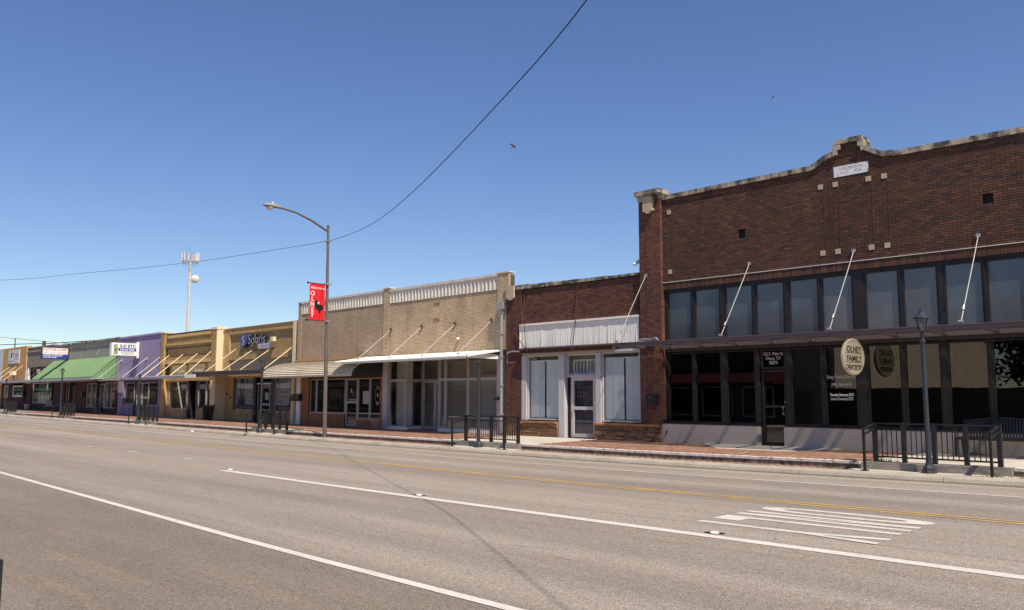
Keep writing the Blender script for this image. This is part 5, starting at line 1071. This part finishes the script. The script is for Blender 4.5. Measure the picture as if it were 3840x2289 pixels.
txp = [(.0, .98), (.30, .98), (.30, .66), (.42, .60), (.62, .56), (.85, .58), (.92, .55), (.92, .40), (.97, .30), (.92, .20), (.72, .06), (.62, -.08), (.64, -.22), (.52, -.18), (.42, -.02), (.36, .10), (.27, .08), (.20, .14), (.12, .28), (-.08, .42), (-.10, .46), (.0, .46)]
mb = MB(); s = .49
mb.add([(X, 17.92+p[0]*s*.9, 5.24+p[1]*s*.9) for p in txp], [tuple(range(len(txp)))]); mb.build('state_outline', m_letterblk, t2, recalc=False)
mb = MB(); mb.add([(X+.002, 18.11+(.055 if k % 2 == 0 else .022)*math.sin(2*math.pi*k/10), 5.57+(.055 if k % 2 == 0 else .022)*math.cos(2*math.pi*k/10)) for k in range(10)], [tuple(range(10))]); mb.build('star', m_letterwht, t2, recalc=False)
# overhead cable
def cable(pts, r, name, label, m=m_wire):
    P_ = [Vector(p) for p in pts]; out = []
    for i in range(len(P_)-1):
        p0, p1, p2, p3 = P_[max(i-1, 0)], P_[i], P_[i+1], P_[min(i+2, len(P_)-1)]
        for k in range(6):
            u = k/6; out.append(.5*((2*p1)+(p2-p0)*u+(2*p0-5*p1+4*p2-p3)*u*u+(3*p1-p0-3*p2+p3)*u**3))
    out.append(P_[-1]); return tag(MB().tube(out, r, 6).build(name, m), label, 'cable')
cable([(-90, 5.0, 10.6), (-70, 7.4, 9.25), (-52.5, 12.17, 8.19), (-46.2, 13.88, 8.05), (-37.7, 16.23, 7.96), (-31.5, 17.9, 8.1), (PX-.1, PY-.05, 8.17)], .009, 'overhead_cable', 'thin black cable from pole off to the left across the sky')
cable([(PX-.1, PY-.05, 8.17), (-26.6, 17.3, 7.78), (-22.14, 15.6, 7.38), (-15.6, 12.18, 6.69), (-9.45, 9.04, 6.46), (-6.08, 7.37, 6.55), (-3.5, 5.9, 6.85), (0.5, 3.6, 7.5)], .009, 'overhead_cable', 'black cable curving up from pole to the top edge')
# bench
t = thing('bench', 'black steel slatted bench with arched back beside the dentist railing', 'bench', (-5.72, 21.95, .42)); z0 = zu(-5.7, 21.8)
bx0, bx1 = -6.55, -4.75
def top(x): u = (x-bx0)/(bx1-bx0); return z0+.80+.09*max(0, math.sin(math.pi*u))**1.0
for i in range(27):
    x = bx0+.06+(bx1-bx0-.12)*i/26
    MB().hexa([(x-.02, 21.99, z0+.45), (x+.02, 21.99, z0+.45), (x+.02, 22.005, z0+.45), (x-.02, 22.005, z0+.45), (x-.02, 22.12, top(x)-.02), (x+.02, 22.12, top(x)-.02), (x+.02, 22.135, top(x)-.02), (x-.02, 22.135, top(x)-.02)]).build('back_slat', m_iron, t)
    MB().box(x-.02, x+.02, 21.52, 21.975, z0+.43, z0+.445).build('seat_slat', m_iron, t)
MB().tube([(bx0+(bx1-bx0)*k/20, 22.13, top(bx0+(bx1-bx0)*k/20)) for k in range(21)], .02, 8).build('top_rail', m_iron, t)
MB().box(bx0, bx1, 21.50, 21.53, z0+.38, z0+.445).box(bx0, bx1, 21.97, 22.0, z0+.38, z0+.448).build('seat_frame', m_iron, t)
for x in (bx0, bx1):
    for (ya, yb5) in ((21.52, 21.48), (21.98, 22.1)): MB().hexa([(x-.025, yb5-.025, z0), (x+.025, yb5-.025, z0), (x+.025, yb5+.025, z0), (x-.025, yb5+.025, z0), (x-.025, ya-.025, z0+.43), (x+.025, ya-.025, z0+.43), (x+.025, ya+.025, z0+.43), (x-.025, ya+.025, z0+.43)]).build('leg', m_iron, t)
    MB().tube([(x, 21.5, z0+.43), (x, 21.5, z0+.66), (x, 21.6, z0+.68), (x, 22.08, z0+.68)], .02, 8).build('armrest', m_iron, t)
# hanging oval sign
t = thing('hanging_sign', 'oval cream sign reading OLNEY FAMILY DENTISTRY hanging under the canopy', 'sign', (-8.94, 21.58, 2.82))
MB().disc((-8.94, 21.58, 2.845), .64, .455, .07, 44).build('board', m_signwood, t)
rim = MB(); N = 48; vs = []
for k in range(N):
    a = 2*math.pi*k/N
    for (q, e) in ((1.0, -.045), (1.06, -.02), (1.06, .02), (1.0, .045), (.945, .045), (.945, .03), (.945, -.03), (.945, -.045)): vs.append((-8.94+e, 21.58+.64*q*math.cos(a), 2.845+.455*q*math.sin(a)))
rim.add(vs, [(k*8+j, k*8+(j+1) % 8, ((k+1) % N)*8+(j+1) % 8, ((k+1) % N)*8+j) for k in range(N) for j in range(8)]); rim.build('rim', m_signwood, t)
m_sl = mat('dark olive sign letters', (.075, .07, .05), var=.15, fine=None)
for s_, z, sxx in (('OLNEY', 3.0, 1.3), ('FAMILY', 2.76, 1.3), ('DENTISTRY', 2.54, 1.12)): text(t, 'lettering', s_, .22 if s_ != 'DENTISTRY' else .185, m_sl, (-8.9045, 21.58, z-.03), 'x', ext=.006, sx=sxx, bold=.004)
for z in (2.945, 2.705): box(t, 'rule', m_sl, -8.906, -8.90, 21.08, 22.08, z-.006, z+.006)
for y in (21.28, 21.88): MB().tube([(-8.94, y, 3.22 if True else 0), (-8.94, y, 3.36)], .012, 6).build('hanger', m_galv, t)
# small wall and street things
def mailbox(label, x0, x1, y, z0, z1, group='dark mailboxes on the shop walls'):
    t = thing('mailbox', label, 'mailbox', ((x0+x1)/2, y, z0), group); d = .17
    box(t, 'body', m_iron, x0, x1, y-d, y, z0, z1-.05); MB().prismx([(y-d-.02, z1-.048), (y, z1-.048), (y, z1), (y-d*.6, z1)], x0-.012, x1+.012).build('lid', m_iron, t); box(t, 'label_plate', m_galv, x0+.1, x0+.17, y-d-.004, y-d, z1-.10, z1-.085)
mailbox('dark mailbox on the brick pier left of the dentist windows', -15.95, -15.60, D-.15, 1.54, 1.87)
mailbox('small black mailbox on the white pier right of tan storefront', -23.2, -22.97, D-.052, 1.66, 1.79)
mailbox('black mailbox on the tan brick, left of a matching pair beside the white pier', -38.15, -37.82, D-.1, 1.56, 1.90); mailbox('black mailbox in front of the white pier, right of a matching pair', -37.76, -37.43, D-.1, 1.56, 1.90)
mailbox('black mailbox on the pier right of the bank window', -85.4, -85.05, D-.11, 1.72, 2.24); mailbox('black mailbox left of the clothes shop window', -70.2, -69.85, D+.05, 1.75, 2.1)
t = thing('security_camera', 'white bullet security camera on the corner of the brick building', 'camera', (-16.5, 22.62, 6.25)); MB().tube([(-16.40, 22.6, 6.42), (-16.47, 22.58, 6.33)], .03, 8).build('mount', m_brownmetal, t); MB().tube([(-16.44, 22.60, 6.38), (-16.57, 22.46, 6.24)], .06, 12).build('body', m_white, t); MB().tube([(-16.565, 22.465, 6.245), (-16.575, 22.455, 6.235)], .045, 12).build('lens', m_letterblk, t)
def pot(label, c, r, h, m):
    t = thing('planter_pot', label, 'plant pot', c); MB().lathe([(r*.6, 0), (r*.72, h*.1), (r*.98, h*.75), (r*1.02, h*.8), (r*1.12, h*.82), (r*1.12, h*.97), (r*1.0, h), (r*.92, h*.9), (r*.9, h*.88)], c, 20).build('body', m, t, smooth=True)
    MB().lathe([(r*.89, 0), (r*.5, .02), (.01, .03)], (c[0], c[1], c[2]+h*.86), 14).build('soil', m_bark, t)
pot('round pink clay pot beside the RC door', (-30.35, 21.95, zu(-30.25, 21.9)), .25, .42, m_pot); pot('pale grey pot before the orange building', (-82.7, 22.0, zu(-82, 22)), .24, .5, m_potw); pot('pale grey pot half hidden at far left by the last lamp', (-88.3, 22.0, zu(-88, 22)), .22, .5, m_potw)
def bin_(label, c, r, h):
    t = thing('litter_bin', label, 'bin', c)
    MB().lathe([(r*.68, .02), (r*.86, h*.93)], c, 16).build('liner', m_iron, t)
    for k in range(28):
        a = 2*math.pi*k/28; ca, sa = math.cos(a), math.sin(a)
        MB().tube([(c[0]+r*.75*ca, c[1]+r*.75*sa, c[2]+.03), (c[0]+r*.93*ca, c[1]+r*.93*sa, c[2]+h*.86), (c[0]+r*1.12*ca, c[1]+r*1.12*sa, c[2]+h)], .02, 4).build('slat', m_iron, t)
    mb = MB()
    for z, q in ((.05, .78), (h*.8, .95), (h, 1.12)): mb.tube([(c[0]+r*q*math.cos(2*math.pi*k/20), c[1]+r*q*math.sin(2*math.pi*k/20), c[2]+z) for k in range(21)], .022, 5, cap=False)
    mb.each('hoop', m_iron, t)
bin_('large flared black slatted litter bin before the tan wall', (-46.7, 21.85, zu(-46.2, 21.85)), .33, .84)
t = thing('litter_bin', 'small grey cylindrical bin beside the clothes shop door', 'bin', (-65.4, 22.0, zu(-65, 22))); MB().lathe([(.17, 0), (.17, .55)], (-65.4, 22.0, zu(-65, 22)), 16).build('body', mat('grey bin', (.13, .13, .125)), t); MB().lathe([(.18, .552), (.18, .60), (.08, .64)], (-65.4, 22.0, zu(-65, 22)), 16).build('lid', m_iron, t)
t = thing('chair', 'pale grey metal lawn chair outside the grey brick shop window', 'chair', (-76.4, 21.9, zu(-76, 22))); zc = zu(-76, 22)
MB().prismx([(21.70, zc+.42), (22.14, zc+.42), (22.16, zc+.80), (22.08, zc+.90), (21.76, zc+.90), (21.68, zc+.80)], -76.32, -76.28).build('backrest', m_potw, t); MB().box(-76.85, -76.33, 21.68, 22.16, zc+.37, zc+.40).build('seat', m_potw, t)
for y in (21.66, 22.18): MB().tube([(-76.3, y, zc+.62), (-76.9, y, zc+.60), (-76.95, y, zc), (-76.25, y, zc+.01)], .018, 6).build('leg', m_galv, t)
for i, (x, y, l) in enumerate(((-19.3, 9.66, 'flat white road marker at the start of the lane line'), (-11.95, 9.62, 'white road marker on dark patch near the middle of the lane line'), (-5.9, 9.66, 'white road marker below the ONLY road lettering'))):
    t = thing('road_marker', l, 'road marker', (x, y, road_z(x, y)), 'raised white markers on the lane line'); MB().lathe([(.062, .004), (.058, .014), (.035, .022), (.01, .024)], (x, y, road_z(x, y)), 12).build('dome', m_white, t, smooth=True)
    o = MB(); o.add([(x+.16*math.cos(2*math.pi*k/12)*random.uniform(.8, 1.2), y+.085*math.sin(2*math.pi*k/12)*random.uniform(.8, 1.2), road_z(x, y)+.0035) for k in range(12)], [tuple(range(12))]); o.build('adhesive', m_letterblk, t)
x = -40.1; t = MB()
t.hexa([(x-.12, 17.95, g(x)+.01), (x+.10, 17.90, g(x)+.01), (x+.12, 18.05, g(x)+.02), (x-.1, 18.08, g(x)+.01), (x-.1, 17.97, g(x)+.06), (x+.07, 17.94, g(x)+.09), (x+.08, 18.03, g(x)+.06), (x-.06, 18.05, g(x)+.08)]); tag(t.build('litter', m_palewall), 'crumpled pale wrapper lying in the gutter', 'litter')
# weeds in joints
def weeds(label, spots):
    mb = MB()
    for (x, y, z, n, r) in spots:
        for _ in range(n):
            a, q = random.random()*6.28, random.random()*r; bx_, by_ = x+q*math.cos(a)*1.6, y+q*math.sin(a)*.5; h = random.uniform(.03, .12); d = random.uniform(-.06, .06); w = .006
            mb.add([(bx_-w, by_, z), (bx_+w, by_, z), (bx_+d, by_+random.uniform(-.05, .05), z+h)], [(0, 1, 2)])
    o = mb.build('weeds', m_weed, kind='stuff', recalc=False); o['label'] = label; o['category'] = 'weeds'
weeds('tufts of dry grass growing in the pavement joints', [(-7.35, 19.05, zu(-7.3, 19), 130, .3), (-8.3, 18.48, g(-8)+.14, 60, .2), (-4.9, 18.5, g(-5)+.15, 60, .2), (-6.3, 22.2, zu(-6, 22.2), 60, .2), (-27.3, 18.5, g(-27)+.14, 60, .3), (-22, 18.75, g(-22)+.14, 90, .25), (-12.7, 18.45, g(-12)+.14, 50, .3), (-36.4, 19.3, zu(-36, 19.3), 200, .6), (-46.3, 18.95, zu(-46, 18.9), 250, .5), (-45.9, 18.8, g(-46)+.16, 100, .3), (-24.5, 18.45, g(-24)+.14, 40, .2)])
# birds
def bird(label, c, d, up, sc_, fold):
    t = thing('flying_bird', label, 'bird', c, 'swallows in the sky'); c = Vector(c); d = Vector(d).normalized(); s_ = d.cross(Vector(up)).normalized(); u = s_.cross(d)
    mb = MB(); prof = [(-.10, .004), (-.06, .014), (0, .022), (.045, .018), (.065, .013), (.085, .003)]; K = 8; vs = []
    for q, r in prof: vs += [c+d*q*sc_+(s_*math.cos(2*math.pi*k/K)+u*math.sin(2*math.pi*k/K))*r*sc_ for k in range(K)]
    mb.add(vs, [(i*K+k, i*K+(k+1) % K, (i+1)*K+(k+1) % K, (i+1)*K+k) for i in range(len(prof)-1) for k in range(K)]); mb.build('body', m_birdb, t, smooth=True)
    for sg_, f in ((1, fold[0]), (-1, fold[1])):
        pts = [c+d*.045*sc_, c+(s_*sg_*.07*f+d*.055+u*.02)*sc_, c+(s_*sg_*.165*f-d*.03+u*.015)*sc_, c+(s_*sg_*.06*f-d*.0+u*.012)*sc_, c-d*.03*sc_]
        m2 = MB(); m2.add(pts+[p+u*.004*sc_ for p in pts], [(0, 1, 2, 3, 4), (9, 8, 7, 6, 5), (0, 5, 6, 1), (1, 6, 7, 2), (2, 7, 8, 3), (3, 8, 9, 4)]); m2.build('wing', m_bird, t, recalc=False)
        m2 = MB(); pt = [c-d*.07*sc_, c-(d*.13-s_*sg_*.03)*sc_, c-(d*.09-s_*sg_*.012)*sc_]; m2.add(pt+[p+u*.003*sc_ for p in pt], [(0, 1, 2), (5, 4, 3), (0, 3, 4, 1), (1, 4, 5, 2), (2, 5, 3, 0)]); m2.build('tail_feather', m_bird, t, recalc=False)
def rayp(px, py, dist): return Vector((0, 0, CAMZ))+(RT*(px-1920)-UP*(py-1144.5)+_fw*FPX).normalized()*dist
bird('swallow with spread wings left of the brick building, in mid sky', rayp(1923, 549, 30), RT*.6+UP*.7-_fw*.2, _fw, 1.0, (1, .9))
bird('swallow with folded wings high above the brick building', rayp(2896, 368, 30), RT*.8+UP*.35+_fw*.3, UP*.9+_fw*.5, .9, (.9, .5))
# ================================================================ FAR THINGS
TX, TY = -160.3, 70.0
t = thing('cell_tower', 'white cell tower with ring of antennas and round dish', 'tower', (TX, TY, 0))
MB().tube([(TX, TY, 0), (TX, TY, 28.6)], .36, 16, .25).build('mast', m_towerw, t, smooth=True); MB().tube([(TX, TY, 28.6), (TX, TY, 36.5)], .04, 5, .015).build('whip_aerial', m_galv, t)
MB().tube([(TX+.42, TY-.2, 0), (TX+.36, TY-.2, 27.5)], .04, 5).build('cable_run', m_galv, t)
mb = MB(); HEX = [(1.62*math.cos(R(20+60*k)), 1.62*math.sin(R(20+60*k))) for k in range(6)]
for k in range(6):
    (ax_, ay_), (bx_, by_) = HEX[k], HEX[(k+1) % 6]
    for z in (28.35, 28.75, 29.7): mb.tube([(TX+ax_, TY+ay_, z), (TX+bx_, TY+by_, z)], .045, 4)
    mb.tube([(TX+.25*ax_/1.62, TY+.25*ay_/1.62, 27.4), (TX+ax_, TY+ay_, 28.35)], .04, 4).tube([(TX, TY, 28.5), (TX+ax_, TY+ay_, 28.75)], .04, 4).tube([(TX+ax_, TY+ay_, 28.35), (TX+bx_*.5+ax_*.5, TY+by_*.5+ay_*.5, 29.7)], .03, 4)
mb.build('antenna_frame', m_galv, t)
for k in range(6):
    (ax_, ay_), (bx_, by_) = HEX[k], HEX[(k+1) % 6]
    for q in (.1, .85) if k % 2 else (.1, .5): x, y, h = TX+(ax_+(bx_-ax_)*q)*1.08, TY+(ay_+(by_-ay_)*q)*1.08, random.uniform(1.4, 1.9); MB().tube([(x, y, 28.45), (x, y, 28.45+h)], .125, 6).build('antenna', m_towerw, t)
for x in (-1.5, -.3, 1.4): MB().tube([(TX+x, TY-.8, 27.6), (TX+x, TY-.8, 31.5)], .03, 4).build('whip_aerial', m_galv, t)
mb = MB(); dc = Vector((TX+.5, TY+.95, 25.0)); ax = Vector((.75, -.6, -.1)).normalized(); s1 = ax.cross(Vector((0, 0, 1))).normalized(); s2 = ax.cross(s1); vs = []
for r, q in ((.78, 0), (.78, .32), (.56, .48), (.25, .56), (.03, .58)): vs += [dc+ax*q+(s1*math.cos(2*math.pi*k/16)+s2*math.sin(2*math.pi*k/16))*r for k in range(16)]
mb.add(vs, [(i*16+k, i*16+(k+1) % 16, (i+1)*16+(k+1) % 16, (i+1)*16+k) for i in range(4) for k in range(16)]+[tuple(range(16))]); mb.build('dish', m_towerw, t, smooth=True); MB().tube([(TX-.4, TY-.5, 25.0), tuple(dc)], .07, 6).build('dish_mount', m_galv, t)
t = MB().tube([(-239.5, 60, 0), (-239.5, 60, 16.5)], .22, 6, .12).build('utility_pole', m_bark); tag(t, 'thin dark pole above the orange building roof', 'pole')
t = MB().tube([(-215.4, 60, 0), (-215.4, 60, 14.7)], .45, 6, .4).build('utility_pole', m_bark); tag(t, 'short thick pole top above the grey brick shop roof', 'pole')
def wire(pts, label): tag(MB().tube(pts, .09, 4).build('power_line', m_wire), label, 'cable')
wire([(-300, 60, 15.6), (-253.6, 60, 15.4), (-220, 60, 14.3), (-215.4, 60, 14.0), (-150, 60, 12.5)], 'thick dark power line at far left above the roofs')
tag(MB().tube([(-300, 60, 18.6), (-254, 60, 17.5), (-205, 60, 13.8), (-150, 60, 10)], .045, 4).build('power_line', m_wire), 'thin power line sloping down behind the grey brick shop', 'cable')
# ================================================================ ACROSS THE STREET (seen mirrored in the windows)
t = thing('tan_wall_building', 'tan painted brick building mirrored in the dentist windows', 'building', (-19, -9, 0)); box(t, 'wall', m_tanpaint, -38.5, -23.3, -42, -8.0, 0, 7.2); box(t, 'roof', m_roof, -38.6, -23.2, -42.1, -7.9, 7.2, 7.35)
t = thing('wooden_fence', 'dark board fence mirrored in the dentist windows', 'fence', (-12, -6, 0)); me = None
for i in range(150):
    x = -23.2+.152*i
    if me is None: o = MB().box(-.072, .072, -6.02, -6.0, 0, 2.4).build('board', m_fence, None); me = o.data; bpy.data.objects.remove(o)
    o = bpy.data.objects.new('board', me); o.parent = t; o.location = (x+12, 6, random.uniform(-.03, .03)); COL.objects.link(o)
box(t, 'rail', m_fence, -23.2, -.5, -6.07, -6.021, .4, .5); box(t, 'rail', m_fence, -23.2, -.5, -6.07, -6.021, 1.9, 2.0)
for i, (x, y, h, r) in enumerate(((-11.5, -10.5, 7.5, 2.8), (-6.5, -10, 8.5, 3.2), (-1.0, -11, 7.5, 3.0))):
    t = thing('tree', ['bushy tree mirrored beside the tan wall in the dentist windows', 'tall dark tree mirrored at the right end of the dentist windows', 'tree across the street, right of the frame'][i], 'tree', (x, y, 0)); MB().tube([(x, y, 0), (x+.1, y, h*.4), (x-.1, y+.2, h*.75)], .22, 8, .07).build('trunk', m_bark, t)
    mb = MB()
    cl = [(x+random.gauss(0, r*.45), y+random.gauss(0, r*.45), h*.68+random.gauss(0, r*.38)) for _ in range(26)]
    for k in range(6000):
        c = random.choice(cl); p = Vector((c[0]+random.gauss(0, .5), c[1]+random.gauss(0, .5), c[2]+random.gauss(0, .4))); a = Vector((random.gauss(0, 1), random.gauss(0, 1), random.gauss(0, 1))).normalized()*.2; b_ = a.cross(Vector((random.gauss(0, 1), random.gauss(0, 1), random.gauss(0, 1)))).normalized()*.11
        mb.add([p-a, p+b_, p+a, p-b_], [(0, 1, 2, 3)])
    mb.build('crown', m_leaf, t, recalc=False)
for (a, c, h, wm, am, l) in ((-39, -23.6, 5.2, m_brz, m_maroonaw, 'low dark shop with maroon awning mirrored in the dentist windows'), (-58, -39.2, 5.6, m_solbrick, m_greenaw, 'brown brick shop with dark green awning mirrored in the tan storefront glass'), (-80, -58.2, 6.0, m_solrec, m_brownmetal, 'long tan shop mirrored in the far shop windows'), (-110, -80.2, 5.4, m_maroon, m_greyfascia, 'dark maroon shop across the street opposite the clothes shop'), (-155, -110.2, 6.2, m_solrec, m_brownmetal, 'long brown shop across the street, second from its far end'), (-230, -155.2, 6.0, m_maroon, m_greenaw, 'long maroon shop across the street at its far end')):
    t = thing('opposite_shop', l, 'building', ((a+c)/2, -3, 0), 'shops across the street seen in reflections'); yb6 = -7.8 if a == -39 else -15; box(t, 'wall', wm, a, c, yb6, -2.6, 0, h); box(t, 'roof', m_roof, a-.1, c+.1, yb6-.05, -2.5, h, h+.12)
    MB().prismx([(-2.59, 3.6), (-2.59, 2.7), (-.9, 2.6), (-.9, 2.75)], a+.4, c-.4).build('awning', am, t)
    n = int((c-a)/2.6)
    for i in range(n): x0 = a+.5+i*(c-a-1)/n; window(t, x0, x0+2.2, .6, 2.5, -2.55, m_alu, m_darkgl, .08, .06, 'shop_window')
